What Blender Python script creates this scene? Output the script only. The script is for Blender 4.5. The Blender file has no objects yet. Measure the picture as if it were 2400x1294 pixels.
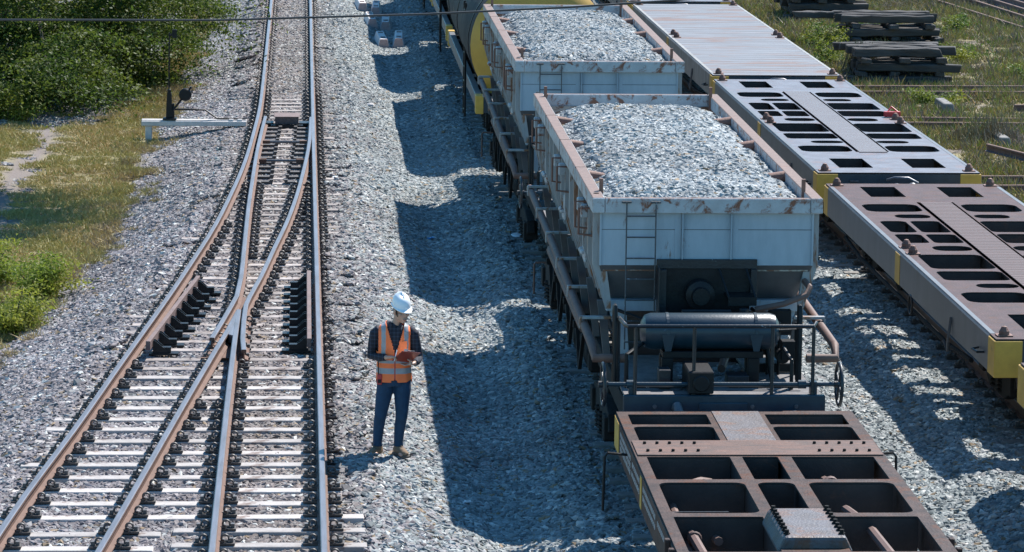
import bpy, bmesh, math, random
import numpy as np
from mathutils import Vector, Matrix, Euler, noise
from mathutils.geometry import tessellate_polygon
PI = math.pi
R = math.radians
S = bpy.context.scene
COL = S.collection
rnd = random.Random(7)

# ---------------------------------------------------------------- camera
F, CX, CY, HC = 8300.0, 1200.0, 647.0, 8.23
dy = np.array([(705 - CX) / F, (-745 - CY) / F, 1.0]); dy /= np.linalg.norm(dy)
hh = np.array([math.cos(.012), math.sin(.012), 0.0])
dn = np.cross(dy, hh); dn /= np.linalg.norm(dn)
dx = np.cross(dn, dy)
RM = np.stack([dx, dy, -dn], 1)
cam = bpy.data.objects.new('camera', bpy.data.cameras.new('camera'))
COL.objects.link(cam)
cam.data.sensor_width = 36
cam.data.lens = F * 36 / 2400
cam.data.clip_start = 0.5
cam.data.clip_end = 5000
mw = Matrix((np.diag([1, -1, -1]) @ RM).T.tolist()).to_4x4()
mw.translation = (0, 0, HC)
cam.matrix_world = mw
S.camera = cam
S.cycles.use_denoising = True
S.cycles.use_adaptive_sampling = False

def in_view(x, y, z=0.0, m=250):
    c = RM @ np.array([x, y, z - HC])
    px, py = CX + F * c[0] / c[2], CY + F * c[1] / c[2]
    return -m < px < 2400 + m and -m * .8 < py < 1294 + m

# ---------------------------------------------------------------- light
SUN_AZ = math.atan2(.51, .69)
SUN_EL = R(49.4)
W = bpy.data.worlds.new('World'); S.world = W; W.use_nodes = True
nt = W.node_tree
sky = nt.nodes.new('ShaderNodeTexSky'); sky.sky_type = 'NISHITA'; sky.sun_disc = False
sky.sun_elevation = SUN_EL; sky.sun_rotation = SUN_AZ
sky.air_density = 1.0; sky.dust_density = 0.0; sky.ozone_density = 6.0
bg = nt.nodes['Background']; bg.inputs[1].default_value = .115
tint = nt.nodes.new('ShaderNodeMix'); tint.data_type = 'RGBA'; tint.blend_type = 'MULTIPLY'
tint.inputs[0].default_value = 1.0; tint.inputs[7].default_value = (.64, 1.04, 1.06, 1)
nt.links.new(sky.outputs[0], tint.inputs[6]); nt.links.new(tint.outputs[2], bg.inputs[0])
sl = bpy.data.lights.new('sun', 'SUN'); sl.energy = 5.0; sl.angle = R(.5); sl.color = (1, .955, .9)
so = bpy.data.objects.new('sun', sl); COL.objects.link(so)
so.rotation_euler = Vector((-.51, -.69, -1.0)).to_track_quat('-Z', 'Y').to_euler()
so.location = (20, 60, 40)
S.view_settings.view_transform = 'Standard'; S.view_settings.look = 'None'
S.view_settings.exposure = 0.85; S.view_settings.gamma = 1

# ---------------------------------------------------------------- materials
def newmat(name):
    m = bpy.data.materials.new(name); m.use_nodes = True
    return m, m.node_tree, m.node_tree.nodes['Principled BSDF']

def nd(t, ty, **kw):
    n = t.nodes.new(ty)
    for k, v in kw.items():
        if k.startswith('i_'):
            key = k[2:]
            n.inputs[int(key) if key.isdigit() else key.replace('_', ' ')].default_value = v
        else:
            setattr(n, k, v)
    return n

def c4(c): return (c[0], c[1], c[2], 1)

def ramp(t, a, b):
    r = nd(t, 'ShaderNodeValToRGB')
    r.color_ramp.elements[0].position = a; r.color_ramp.elements[1].position = b
    return r

def mixc(t, fac, a, b):
    m = nd(t, 'ShaderNodeMix', data_type='RGBA')
    for s, v in ((m.inputs[0], fac), (m.inputs[6], a), (m.inputs[7], b)):
        if hasattr(v, 'is_linked') or hasattr(v, 'links'): t.links.new(v, s)
        elif isinstance(v, (int, float)): s.default_value = v
        else: s.default_value = c4(v)
    return m.outputs[2]

def M(name, c1, c2=None, rough=.7, scale=6, metal=0.0, rust=0.0, rustc=(.16, .07, .035), rscale=3, stretch=(1, 1, 1),
      bump=.15, spec=.5, chips=0.0, chipc=(.5, .5, .5), bscale=40):
    m, t, p = newmat(name)
    tc = nd(t, 'ShaderNodeTexCoord'); mp = nd(t, 'ShaderNodeMapping')
    mp.inputs['Scale'].default_value = stretch
    t.links.new(tc.outputs['Object'], mp.inputs[0])
    n1 = nd(t, 'ShaderNodeTexNoise', i_Scale=scale, i_Detail=8, i_Roughness=.65)
    t.links.new(mp.outputs[0], n1.inputs['Vector'])
    r1 = ramp(t, .35, .68); t.links.new(n1.outputs[0], r1.inputs[0])
    col = mixc(t, r1.outputs[0], c1, c2 or tuple(x * .75 for x in c1))
    rgh = None
    if rust > 0:
        n2 = nd(t, 'ShaderNodeTexNoise', i_Scale=rscale, i_Detail=12, i_Roughness=.72, i_Distortion=.6)
        t.links.new(mp.outputs[0], n2.inputs['Vector'])
        r2 = ramp(t, .66 - rust * .3, .74 - rust * .3); t.links.new(n2.outputs[0], r2.inputs[0])
        n3 = nd(t, 'ShaderNodeTexNoise', i_Scale=rscale * 6, i_Detail=4); t.links.new(mp.outputs[0], n3.inputs['Vector'])
        rc = mixc(t, n3.outputs[0], tuple(x * .55 for x in rustc), tuple(min(1, x * 1.6) for x in rustc))
        col = mixc(t, r2.outputs[0], col, rc)
    if chips > 0:
        n4 = nd(t, 'ShaderNodeTexNoise', i_Scale=rscale * 2.2, i_Detail=10, i_Roughness=.75)
        mp2 = nd(t, 'ShaderNodeMapping'); mp2.inputs['Location'].default_value = (5, 3, 9)
        t.links.new(tc.outputs['Object'], mp2.inputs[0]); t.links.new(mp2.outputs[0], n4.inputs['Vector'])
        r4 = ramp(t, .7 - chips * .3, .72 - chips * .3); t.links.new(n4.outputs[0], r4.inputs[0])
        col = mixc(t, r4.outputs[0], col, chipc)
    t.links.new(col, p.inputs['Base Color'])
    p.inputs['Roughness'].default_value = rough; p.inputs['Metallic'].default_value = metal
    p.inputs['Specular IOR Level'].default_value = spec
    if bump > 0:
        nb = nd(t, 'ShaderNodeTexNoise', i_Scale=bscale, i_Detail=5); t.links.new(mp.outputs[0], nb.inputs['Vector'])
        b = nd(t, 'ShaderNodeBump', i_Strength=bump, i_Distance=.02)
        t.links.new(nb.outputs[0], b.inputs['Height']); t.links.new(b.outputs[0], p.inputs['Normal'])
    return m

def mat_stone(name, a1, a2, b1, b2, edge):
    """crushed stone: two colour families that swap over the ground, each stone its own tone"""
    m, t, p = newmat(name)
    g = nd(t, 'ShaderNodeNewGeometry'); oi = nd(t, 'ShaderNodeObjectInfo')
    ad = nd(t, 'ShaderNodeMath', operation='ADD'); fr = nd(t, 'ShaderNodeMath', operation='FRACT')
    t.links.new(g.outputs['Random Per Island'], ad.inputs[0]); t.links.new(oi.outputs['Random'], ad.inputs[1]); t.links.new(ad.outputs[0], fr.inputs[0])
    m7 = nd(t, 'ShaderNodeMath', operation='MULTIPLY', i_1=7.31); f2 = nd(t, 'ShaderNodeMath', operation='FRACT')
    t.links.new(fr.outputs[0], m7.inputs[0]); t.links.new(m7.outputs[0], f2.inputs[0])
    ca = mixc(t, fr.outputs[0], a1, a2); cb = mixc(t, fr.outputs[0], b1, b2)
    sx = nd(t, 'ShaderNodeSeparateXYZ'); t.links.new(g.outputs['Position'], sx.inputs[0])
    nz = nd(t, 'ShaderNodeTexNoise', i_Scale=.55, i_Detail=3); t.links.new(g.outputs['Position'], nz.inputs['Vector'])
    mr = nd(t, 'ShaderNodeMapRange'); mr.inputs[1].default_value = edge[0]; mr.inputs[2].default_value = edge[1]
    t.links.new(sx.outputs[0], mr.inputs[0])
    yr = nd(t, 'ShaderNodeMapRange'); yr.inputs[1].default_value = 52; yr.inputs[2].default_value = 80; yr.inputs[4].default_value = .35
    t.links.new(sx.outputs[1], yr.inputs[0])
    s0 = nd(t, 'ShaderNodeMath', operation='ADD'); t.links.new(mr.outputs[0], s0.inputs[0]); t.links.new(yr.outputs[0], s0.inputs[1])
    s1 = nd(t, 'ShaderNodeMath', operation='ADD'); t.links.new(s0.outputs[0], s1.inputs[0]); t.links.new(nz.outputs[0], s1.inputs[1])
    s2 = nd(t, 'ShaderNodeMath', operation='ADD'); t.links.new(s1.outputs[0], s2.inputs[0]); t.links.new(f2.outputs[0], s2.inputs[1])
    gt = ramp(t, .40, .62); s3 = nd(t, 'ShaderNodeMath', operation='MULTIPLY', i_1=.34); t.links.new(s2.outputs[0], s3.inputs[0]); t.links.new(s3.outputs[0], gt.inputs[0])
    col = mixc(t, gt.outputs[0], ca, cb)
    if edge[0] > -5:      # rail dust stains the stone between and beside the rails
        o1 = nd(t, 'ShaderNodeMath', operation='ADD', i_1=.25); t.links.new(sx.outputs[0], o1.inputs[0]); o2 = nd(t, 'ShaderNodeMath', operation='ABSOLUTE'); t.links.new(o1.outputs[0], o2.inputs[0])
        o3 = nd(t, 'ShaderNodeMapRange'); o3.inputs[1].default_value = 1.15; o3.inputs[2].default_value = .45; o3.inputs[4].default_value = .9; t.links.new(o2.outputs[0], o3.inputs[0])
        o4 = nd(t, 'ShaderNodeMath', operation='MULTIPLY'); t.links.new(o3.outputs[0], o4.inputs[0]); t.links.new(nz.outputs[0], o4.inputs[1])
        col = mixc(t, o4.outputs[0], col, (.17, .125, .095))
    m13 = nd(t, 'ShaderNodeMath', operation='MULTIPLY', i_1=13.7); f3 = nd(t, 'ShaderNodeMath', operation='FRACT')
    t.links.new(fr.outputs[0], m13.inputs[0]); t.links.new(m13.outputs[0], f3.inputs[0])
    rr = ramp(t, .955, .96); t.links.new(f3.outputs[0], rr.inputs[0])
    col = mixc(t, rr.outputs[0], col, (.24, .17, .10))
    r5 = ramp(t, .05, .06); t.links.new(f3.outputs[0], r5.inputs[0])
    col = mixc(t, r5.outputs[0], (.50, .50, .47), col)
    ns = nd(t, 'ShaderNodeTexNoise', i_Scale=70, i_Detail=3); t.links.new(g.outputs['Position'], ns.inputs['Vector'])
    hv = nd(t, 'ShaderNodeHueSaturation'); mv = nd(t, 'ShaderNodeMapRange'); mv.inputs[3].default_value = .84; mv.inputs[4].default_value = 1.14
    t.links.new(ns.outputs[0], mv.inputs[0]); t.links.new(mv.outputs[0], hv.inputs['Value']); t.links.new(col, hv.inputs['Color'])
    nl = nd(t, 'ShaderNodeTexNoise', i_Scale=.42, i_Detail=5, i_Roughness=.6); t.links.new(g.outputs['Position'], nl.inputs['Vector'])
    ml = nd(t, 'ShaderNodeMapRange'); ml.inputs[1].default_value = .3; ml.inputs[2].default_value = .7; ml.inputs[3].default_value = .74; ml.inputs[4].default_value = 1.16; t.links.new(nl.outputs[0], ml.inputs[0])
    h2 = nd(t, 'ShaderNodeHueSaturation'); t.links.new(ml.outputs[0], h2.inputs['Value']); t.links.new(hv.outputs[0], h2.inputs['Color'])
    t.links.new(h2.outputs[0], p.inputs['Base Color'])
    p.inputs['Roughness'].default_value = .75; p.inputs['Specular IOR Level'].default_value = .4
    return m

def mat_leaf(name, c1, c2, c3=None, back=.35):
    m, t, p = newmat(name)
    g = nd(t, 'ShaderNodeNewGeometry'); oi = nd(t, 'ShaderNodeObjectInfo')
    ad = nd(t, 'ShaderNodeMath', operation='ADD'); fr = nd(t, 'ShaderNodeMath', operation='FRACT')
    t.links.new(g.outputs['Random Per Island'], ad.inputs[0]); t.links.new(oi.outputs['Random'], ad.inputs[1]); t.links.new(ad.outputs[0], fr.inputs[0])
    col = mixc(t, fr.outputs[0], c1, c2)
    if c3:
        nz = nd(t, 'ShaderNodeTexNoise', i_Scale=.9, i_Detail=4); t.links.new(g.outputs['Position'], nz.inputs['Vector'])
        r = ramp(t, .42, .62); t.links.new(nz.outputs[0], r.inputs[0])
        col = mixc(t, r.outputs[0], col, c3)
    t.links.new(col, p.inputs['Base Color']); p.inputs['Roughness'].default_value = .6
    p.inputs['Specular IOR Level'].default_value = .3
    tr = nd(t, 'ShaderNodeBsdfTranslucent'); t.links.new(col, tr.inputs[0])
    mx = nd(t, 'ShaderNodeMixShader', i_0=back)
    t.links.new(p.outputs[0], mx.inputs[1]); t.links.new(tr.outputs[0], mx.inputs[2])
    t.links.new(mx.outputs[0], t.nodes['Material Output'].inputs[0])
    return m

X = {}
X['conc'] = M('sleeper_concrete', (.50, .465, .44), (.34, .31, .29), .85, 5, bump=.25, rust=.30, rustc=(.19, .14, .12), rscale=2.2)
def vary(m, lo, hi, c=(1, 1, 1)):
    t = m.node_tree; p = t.nodes['Principled BSDF']; src = p.inputs['Base Color'].links[0].from_socket
    oi = nd(t, 'ShaderNodeObjectInfo'); mr = nd(t, 'ShaderNodeMapRange'); mr.inputs[3].default_value = lo; mr.inputs[4].default_value = hi
    t.links.new(oi.outputs['Random'], mr.inputs[0]); h = nd(t, 'ShaderNodeHueSaturation'); t.links.new(src, h.inputs['Color']); t.links.new(mr.outputs[0], h.inputs['Value'])
    t.links.new(h.outputs[0], p.inputs['Base Color'])
vary(X['conc'], .72, 1.1)
X['conc_tan'] = M('turnout_sleeper_concrete', (.40, .355, .33), (.24, .205, .19), .85, 5, bump=.25, rust=.36, rustc=(.15, .11, .095), rscale=2.2)
vary(X['conc_tan'], .65, 1.1)
X['conc_old'] = M('old_concrete', (.235, .225, .21), (.15, .14, .13), .9, 8, bump=.3, rust=.15, rustc=(.14, .12, .1))
X['conc_pink'] = M('pink_stained_concrete', (.50, .40, .38), (.40, .24, .22), .9, 5, bump=.2)
X['conc_white'] = M('pale_beam_concrete', (.60, .57, .55), (.48, .455, .44), .85, 6, bump=.1)
X['railside'] = M('rail_rust', (.15, .08, .054), (.10, .053, .037), .8, 9, bump=.2, rust=.15, rustc=(.07, .042, .032))
X['railtop'] = M('rail_running_steel', (.20, .20, .222), (.14, .133, .14), .45, 12, metal=.55, bump=.03, stretch=(1, .1, 1))
X['clip'] = M('fastening_iron', (.13, .118, .11), (.07, .063, .058), .5, 20, bump=.2, rust=.1, rustc=(.12, .08, .055))
X['plate'] = M('base_plate_iron', (.095, .082, .074), (.05, .043, .039), .65, 14, bump=.2)
X['rustplate'] = M('purple_rust_plate', (.17, .115, .105), (.11, .072, .066), .75, 7, bump=.25)
X['black'] = M('black_paint', (.007, .008, .010), (.013, .014, .016), .45, 8, bump=.15, rust=.06, rustc=(.05, .032, .022), spec=.25)
X['blackbeat'] = M('chipped_black_paint', (.008, .011, .015), (.016, .02, .026), .42, 8, bump=.15, chips=.24, chipc=(.32, .35, .38), rust=.05)
X['bluetank'] = M('dark_blue_tank_paint', (.008, .026, .042), (.013, .038, .058), .36, 6, bump=.08, chips=.1, chipc=(.22, .27, .33), rust=.08, rustc=(.07, .05, .04))
X['hull'] = M('pale_grey_wagon_paint', (.36, .43, .485), (.245, .30, .345), .5, 2.6, bump=.04, rust=.19, rustc=(.15, .085, .055), rscale=6, chips=.06, chipc=(.09, .07, .06), stretch=(1, 1, .3))
X['hullside'] = M('weathered_wagon_paint', (.34, .345, .34), (.22, .225, .23), .6, 5, bump=.1, rust=.5, rustc=(.19, .09, .045), rscale=6, stretch=(1, 1, .28))
X['rim'] = M('chipped_rim_paint', (.42, .45, .47), (.33, .34, .35), .55, 6, bump=.15, rust=.48, rustc=(.17, .065, .035), rscale=5)
X['rimtop'] = M('rubbed_pink_rust', (.19, .115, .09), (.125, .078, .063), .7, 14, bump=.25, rust=.2, rustc=(.14, .06, .04), chips=.03, chipc=(.6, .55, .5))
X['inner'] = M('rusty_inner_wall', (.42, .36, .28), (.34, .33, .31), .65, 3, bump=.2, rust=.6, rustc=(.15, .065, .035), rscale=5, stretch=(1, 1, 1.6))
X['hullunder'] = M('shaded_hull_grey', (.10, .102, .108), (.065, .066, .07), .65, 3, bump=.06, rust=.06, rustc=(.14, .06, .03), rscale=2)  # shade on the down-facing hopper end slopes is put into this grey
X['strut'] = M('rust_brown_strut', (.22, .11, .08), (.15, .075, .055), .7, 10, bump=.2)
X['pipe'] = M('brown_pipe', (.16, .09, .07), (.105, .062, .05), .7, 10, bump=.12, chips=.08, chipc=(.42, .38, .36))
X['dark'] = M('grimy_underframe', (.017, .015, .014), (.009, .008, .008), .85, 5, bump=.3, rust=.22, rustc=(.045, .026, .016), spec=.25)
X['floor'] = M('dusty_platform', (.17, .16, .16), (.10, .095, .095), .85, 8, bump=.3, rust=.15, rustc=(.16, .08, .05))
X['steelgrey'] = M('worn_coupler_steel', (.13, .135, .15), (.075, .078, .088), .45, 8, metal=.4, bump=.25)
X['deckC'] = M('brown_flat_deck', (.100, .058, .055), (.060, .039, .038), .62, 5, bump=.25, rust=.42, rustc=(.085, .042, .03), spec=.15, rscale=4)
X['deckB'] = M('worn_blue_grey_deck', (.175, .16, .172), (.115, .092, .094), .45, 4, bump=.15, rust=.38, rustc=(.17, .11, .095), spec=.35)
X['spine'] = M('ribbed_spine_deck', (.185, .165, .172), (.105, .088, .088), .48, 5, bump=.2, stretch=(.3, 9, 1), rust=.25, rustc=(.18, .12, .1))
X['spinebrown'] = M('brown_ribbed_spine', (.135, .088, .082), (.08, .055, .053), .6, 5, bump=.2, stretch=(.3, 9, 1), rust=.3, rustc=(.10, .06, .05), spec=.2)
X['deckA'] = M('pale_planked_deck', (.185, .19, .205), (.125, .125, .135), .6, 2.5, bump=.2, spec=.3, stretch=(.45, 1.6, 1), rust=.5, rustc=(.16, .10, .08), rscale=1.1)
X['sillgrey'] = M('grey_side_sill', (.125, .128, .134), (.085, .087, .092), .5, 3, bump=.05, rust=.06, rustc=(.15, .1, .07), stretch=(1, 1, .4))
X['sillpale'] = M('pale_streaked_sill', (.30, .29, .27), (.16, .155, .145), .6, 5, bump=.05, stretch=(1, 1, .25))
X['yellow'] = M('yellow_corner_paint', (.58, .34, .05), (.45, .26, .04), .55, 5, bump=.08, rust=.08, rustc=(.14, .09, .04))
X['navy'] = M('dark_navy_end', (.03, .045, .06), (.02, .03, .04), .45, 6, bump=.1)
X['brown'] = M('brown_wagon_paint', (.088, .055, .045), (.036, .026, .024), .66, 7, bump=.4, rust=.44, rustc=(.08, .034, .02), spec=.15, rscale=4)
X['brownred'] = M('flaking_red_brown_plate', (.14, .066, .045), (.055, .035, .03), .75, 7, bump=.6, rust=.36, rustc=(.07, .038, .03), chips=.16, chipc=(.24, .22, .23), rscale=5, stretch=(.5, 2, 1))
X['worn'] = M('worn_steel_plate', (.095, .09, .102), (.055, .043, .042), .58, 5, bump=.4, rust=.5, rustc=(.10, .052, .038), chips=.14, chipc=(.26, .18, .18), rscale=4)
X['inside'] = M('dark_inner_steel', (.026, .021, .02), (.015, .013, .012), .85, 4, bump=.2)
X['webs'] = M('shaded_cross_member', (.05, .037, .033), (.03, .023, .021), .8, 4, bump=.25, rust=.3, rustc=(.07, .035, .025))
X['ladderpaint'] = M('worn_ladder_paint', (.07, .085, .10), (.03, .035, .04), .5, 30, bump=.1, chips=.3, chipc=(.4, .44, .48), rscale=8)
X['white'] = M('faded_white_lettering', (.62, .61, .60), (.4, .39, .38), .8, 30, bump=0)
X['tankgrey'] = M('sooty_tank_paint', (.075, .07, .068), (.04, .038, .038), .75, 2, bump=.06, spec=.12, rust=.22, rustc=(.22, .17, .10), rscale=1.5)
X['tankyel'] = M('tank_yellow_paint', (.55, .31, .045), (.44, .24, .04), .5, 2.5, bump=.05, rust=.1, rustc=(.12, .09, .05))
X['timber'] = M('old_sleeper_timber', (.075, .068, .063), (.03, .027, .025), .9, 10, bump=.9, stretch=(.12, 1, 1), bscale=26, rust=.2, rustc=(.16, .14, .125), rscale=4)
X['timberend'] = M('cut_timber_end', (.12, .10, .09), (.05, .045, .04), .9, 14, bump=.5)
X['bark'] = M('bark', (.10, .08, .06), (.06, .05, .04), .9, 10, bump=.6, stretch=(1, 1, .3))
X['cable'] = M('cable_rubber', (.03, .033, .035), None, .5, 10, bump=0)
X['red'] = M('red_plastic', (.50, .035, .04), (.38, .03, .03), .45, 10, bump=0)
X['blueplastic'] = M('blue_plastic', (.03, .22, .55), (.05, .30, .6), .4, 10, bump=.1)
X['whiteplastic'] = M('white_plastic', (.75, .76, .77), (.65, .66, .67), .4, 10, bump=.05)
X['stone'] = mat_stone('crushed_ballast', (.285, .258, .262), (.098, .082, .088), (.34, .368, .36), (.118, .146, .15), (-.5, 2.2))
X['stone2'] = mat_stone('fresh_crushed_stone', (.32, .315, .32), (.14, .136, .142), (.355, .378, .378), (.15, .172, .178), (-30, -20))

# ---------------------------------------------------------------- mesh helpers
class MB:
    def __init__(s): s.v = []; s.f = []; s.m = []
    def add(s, vs, fs, mi=0):
        o = len(s.v); s.v += [tuple(v) for v in vs]
        s.f += [tuple(i + o for i in f) for f in fs]; s.m += [mi] * len(fs) if isinstance(mi, int) else list(mi)
        return s
    def box(s, x0, x1, y0, y1, z0, z1, mi=0, top=None, mat=None):
        vs = [(x, y, z) for z in (z0, z1) for y in (y0, y1) for x in (x0, x1)]
        if mat is not None: vs = [mat @ Vector(v) for v in vs]
        fs = [(0, 2, 3, 1), (4, 5, 7, 6), (0, 1, 5, 4), (2, 6, 7, 3), (0, 4, 6, 2), (1, 3, 7, 5)]
        return s.add(vs, fs, [mi, mi if top is None else top, mi, mi, mi, mi])
    def tube(s, pts, r, n=10, mi=0, caps=True, r2=None, sect=None):
        pts = [Vector(p) for p in pts]; k = len(pts)
        rs = r if isinstance(r, (list, tuple)) else ([r] * k if r2 is None else [r + (r2 - r) * i / (k - 1) for i in range(k)])
        vs = []; fs = []; prev = None
        for i, p in enumerate(pts):
            t = (pts[min(i + 1, k - 1)] - pts[max(i - 1, 0)]).normalized()
            if prev is None:
                a = Vector((1, 0, 0)) if abs(t.x) < .8 else Vector((0, 1, 0))
                u = (a - t * a.dot(t)).normalized()
            else:
                u = (prev - t * prev.dot(t)).normalized()
            prev = u; w = t.cross(u)
            ra, rb = (rs[i], rs[i]) if not isinstance(rs[i], (tuple, list)) else rs[i]
            for j in range(n):
                a = 2 * PI * j / n
                vs.append(p + u * math.cos(a) * ra + w * math.sin(a) * rb)
        for i in range(k - 1):
            for j in range(n):
                a, b = i * n + j, i * n + (j + 1) % n
                fs.append((a, b, b + n, a + n))
        if caps:
            fs.append(tuple(range(n - 1, -1, -1))); fs.append(tuple((k - 1) * n + j for j in range(n)))
        return s.add(vs, fs, mi)
    def cyl(s, a, b, r, n=14, mi=0, r2=None): return s.tube([a, b], [r, r if r2 is None else r2], n, mi)
    def prism(s, poly, ax, a, b, mi=0):
        def P(u, v, w): return {0: (w, u, v), 1: (u, w, v), 2: (u, v, w)}[ax]
        n = len(poly); vs = [P(u, v, a) for u, v in poly] + [P(u, v, b) for u, v in poly]
        fs = [tuple(range(n - 1, -1, -1)), tuple(range(n, 2 * n))] + [(i, (i + 1) % n, (i + 1) % n + n, i + n) for i in range(n)]
        return s.add(vs, fs, mi)
    def deck(s, outer, holes, z0, z1, mi=0, wall=0):
        loops = [[Vector((u, v, 0)) for u, v in l] for l in [outer] + holes]
        tris = tessellate_polygon(loops); flat = [p for l in loops for p in l]; n = len(flat)
        vs = [(p.x, p.y, z0) for p in flat] + [(p.x, p.y, z1) for p in flat]
        fs = []; ms = []
        for a, b, c in tris:
            nz = (flat[b] - flat[a]).cross(flat[c] - flat[a]).z
            if nz < 0: a, b, c = a, c, b
            fs += [(a + n, b + n, c + n), (c, b, a)]; ms += [mi, wall]
        o = 0
        for l in loops:
            k = len(l)
            for i in range(k):
                a, b = o + i, o + (i + 1) % k; fs.append((a, b, b + n, a + n)); ms.append(wall)
            o += k
        return s.add(vs, fs, ms)
    def torus(s, c, R0, r, ax=0, n=24, k=8, mi=0):
        c = Vector(c); vs = []; fs = []
        for i in range(n):
            a = 2 * PI * i / n
            for j in range(k):
                b = 2 * PI * j / k; q = R0 + r * math.cos(b); u, v, w = q * math.cos(a), q * math.sin(a), r * math.sin(b)
                vs.append(c + Vector({0: (w, u, v), 1: (u, w, v), 2: (u, v, w)}[ax]))
        for i in range(n):
            for j in range(k):
                a, b = i * k + j, i * k + (j + 1) % k; c2, d = ((i + 1) % n) * k + j, ((i + 1) % n) * k + (j + 1) % k
                fs.append((a, c2, d, b))
        return s.add(vs, fs, mi)
    def ball(s, c, rx, ry=None, rz=None, n=14, k=9, mi=0, rot=None):
        ry = rx if ry is None else ry; rz = rx if rz is None else rz; c = Vector(c); vs = []; fs = []
        for i in range(k + 1):
            th = PI * i / k
            for j in range(n):
                a = 2 * PI * j / n; v = Vector((rx * math.sin(th) * math.cos(a), ry * math.sin(th) * math.sin(a), rz * math.cos(th)))
                if rot is not None: v = rot @ v
                vs.append(c + v)
        for i in range(k):
            for j in range(n):
                a, b = i * n + j, i * n + (j + 1) % n; fs.append((a, a + n, b + n, b))
        return s.add(vs, fs, mi)
    def lathe(s, prof, c, ax=2, n=32, mi=0):
        c = Vector(c); vs = []; fs = []; k = len(prof)
        for r, h in prof:
            for j in range(n):
                a = 2 * PI * j / n; u, v = r * math.cos(a), r * math.sin(a)
                vs.append(c + Vector({0: (h, u, v), 1: (v, h, u), 2: (u, v, h)}[ax]))
        for i in range(k - 1):
            for j in range(n):
                a, b = i * n + j, i * n + (j + 1) % n; fs.append((a, b, b + n, a + n))
        return s.add(vs, fs, mi)
    def build(s, name, mats, parent=None, loc=None, bevel=0, smooth=None, segs=1):
        me = bpy.data.meshes.new(name); me.from_pydata(s.v, [], s.f)
        if not isinstance(mats, (list, tuple)): mats = [mats]
        for m in mats: me.materials.append(X[m] if isinstance(m, str) else m)
        me.polygons.foreach_set('material_index', s.m)
        bm = bmesh.new(); bm.from_mesh(me); bmesh.ops.recalc_face_normals(bm, faces=bm.faces); bm.to_mesh(me); bm.free()
        o = bpy.data.objects.new(name, me); COL.objects.link(o)
        if smooth is not None:
            me.polygons.foreach_set('use_smooth', [True] * len(me.polygons))
            if smooth: me.set_sharp_from_angle(angle=R(smooth))
        if bevel:
            b = o.modifiers.new('bevel', 'BEVEL'); b.width = bevel; b.segments = segs; b.limit_method = 'ANGLE'; b.angle_limit = R(40)
        if parent: o.parent = parent
        if loc: o.location = loc
        return o

def tag(o, label=None, cat=None, group=None, kind=None):
    if label: o['label'] = label
    if cat: o['category'] = cat
    if group: o['group'] = group
    if kind: o['kind'] = kind
    return o

def empty(name, loc=(0, 0, 0), label=None, cat=None, group=None, rz=0):
    o = bpy.data.objects.new(name, None); COL.objects.link(o); o.location = loc; o.rotation_euler = (0, 0, rz)
    o.empty_display_size = .2
    return tag(o, label, cat, group)

def copy_tree(o, parent=None, loc=None):
    c = o.copy(); COL.objects.link(c)
    if parent: c.parent = parent
    if loc: c.location = loc
    for ch in o.children: copy_tree(ch, c)
    return c

def lerp(pts, y):
    """x at y along a list of (x, y)"""
    p = sorted(pts, key=lambda q: q[1])
    if y <= p[0][1]: a, b = p[0], p[1]
    elif y >= p[-1][1]: a, b = p[-2], p[-1]
    else:
        for a, b in zip(p, p[1:]):
            if a[1] <= y <= b[1]: break
    return a[0] + (b[0] - a[0]) * (y - a[1]) / (b[1] - a[1])

def sstep(a, b, x):
    t = min(1, max(0, (x - a) / (b - a))); return t * t * (3 - 2 * t)

def fbm(x, y, s=1.0, seed=0.0):
    return noise.fractal(Vector((x * s, y * s, seed)), 1.0, 2.0, 4)

# ---------------------------------------------------------------- track lines (x, y)
LSTOCK = [(-3.42, 27), (-2.98, 31.8), (-2.74, 34.9), (-2.443, 38.14), (-2.117, 42.08), (-1.77, 46.16), (-1.545, 49.01), (-1.262, 52.96), (-1.052, 57.07),
          (-.972, 58.95), (-.905, 61.0), (-.826, 64.55), (-.776, 67.47), (-.757, 71.24), (-.745, 80), (-.739, 91.07), (-.73, 112)]
RSTOCK = [(.236, 26), (.24, 60), (.25, 75), (.266, 91), (.28, 112)]
SCLOS = [(-.648, 66.4), (-.703, 63.87), (-.748, 61.11), (-.782, 57.08), (-.797, 54.83), (-.80, 51.35), (-.803, 48.1), (-.835, 46.6)]
SFROG = [(-.79, 45.5), (-.803, 43.33), (-.812, 40.79), (-.818, 36.82), (-.82, 26)]
DFROG = [(-.79, 45.5), (-.908, 44.0), (-1.017, 42.79), (-1.163, 41.1), (-1.38, 38.53), (-1.72, 34.42), (-1.97, 31.5), (-2.36, 27)]
CCLOS = [(.205, 66.3), (.186, 63.9), (.147, 61.69), (.079, 59.41), (.0, 57.18), (-.092, 55.05), (-.212, 52.89), (-.345, 50.97), (-.53, 48.18), (-.665, 46.5)]
GEDGE = [(-6.4, 28), (-4.75, 40), (-3.95, 45.75), (-3.05, 54.4), (-2.8, 61), (-2.5, 75.6), (-2.4, 89), (-2.3, 112)]
def left_end(y):
    return min(lerp(LSTOCK, y), lerp(RSTOCK, y) - 1.0) - .47
HX, FX = 4.31, lambda y: 9.06 - .0062 * (y - 38.7)
PROF = [(.62, -.0), (1.1, -.07), (1.5, -.16), (2.05, -.31), (2.35, -.30), (3.0, -.16), (3.3, -.2), (5.4, -.2), (6.0, -.23), (6.6, -.42), (7.0, -.41), (7.7, -.26), (7.9, -.29), (10.2, -.29), (11.0, -.42), (14, -.42), (18, -.3), (26, -.25)]
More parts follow.
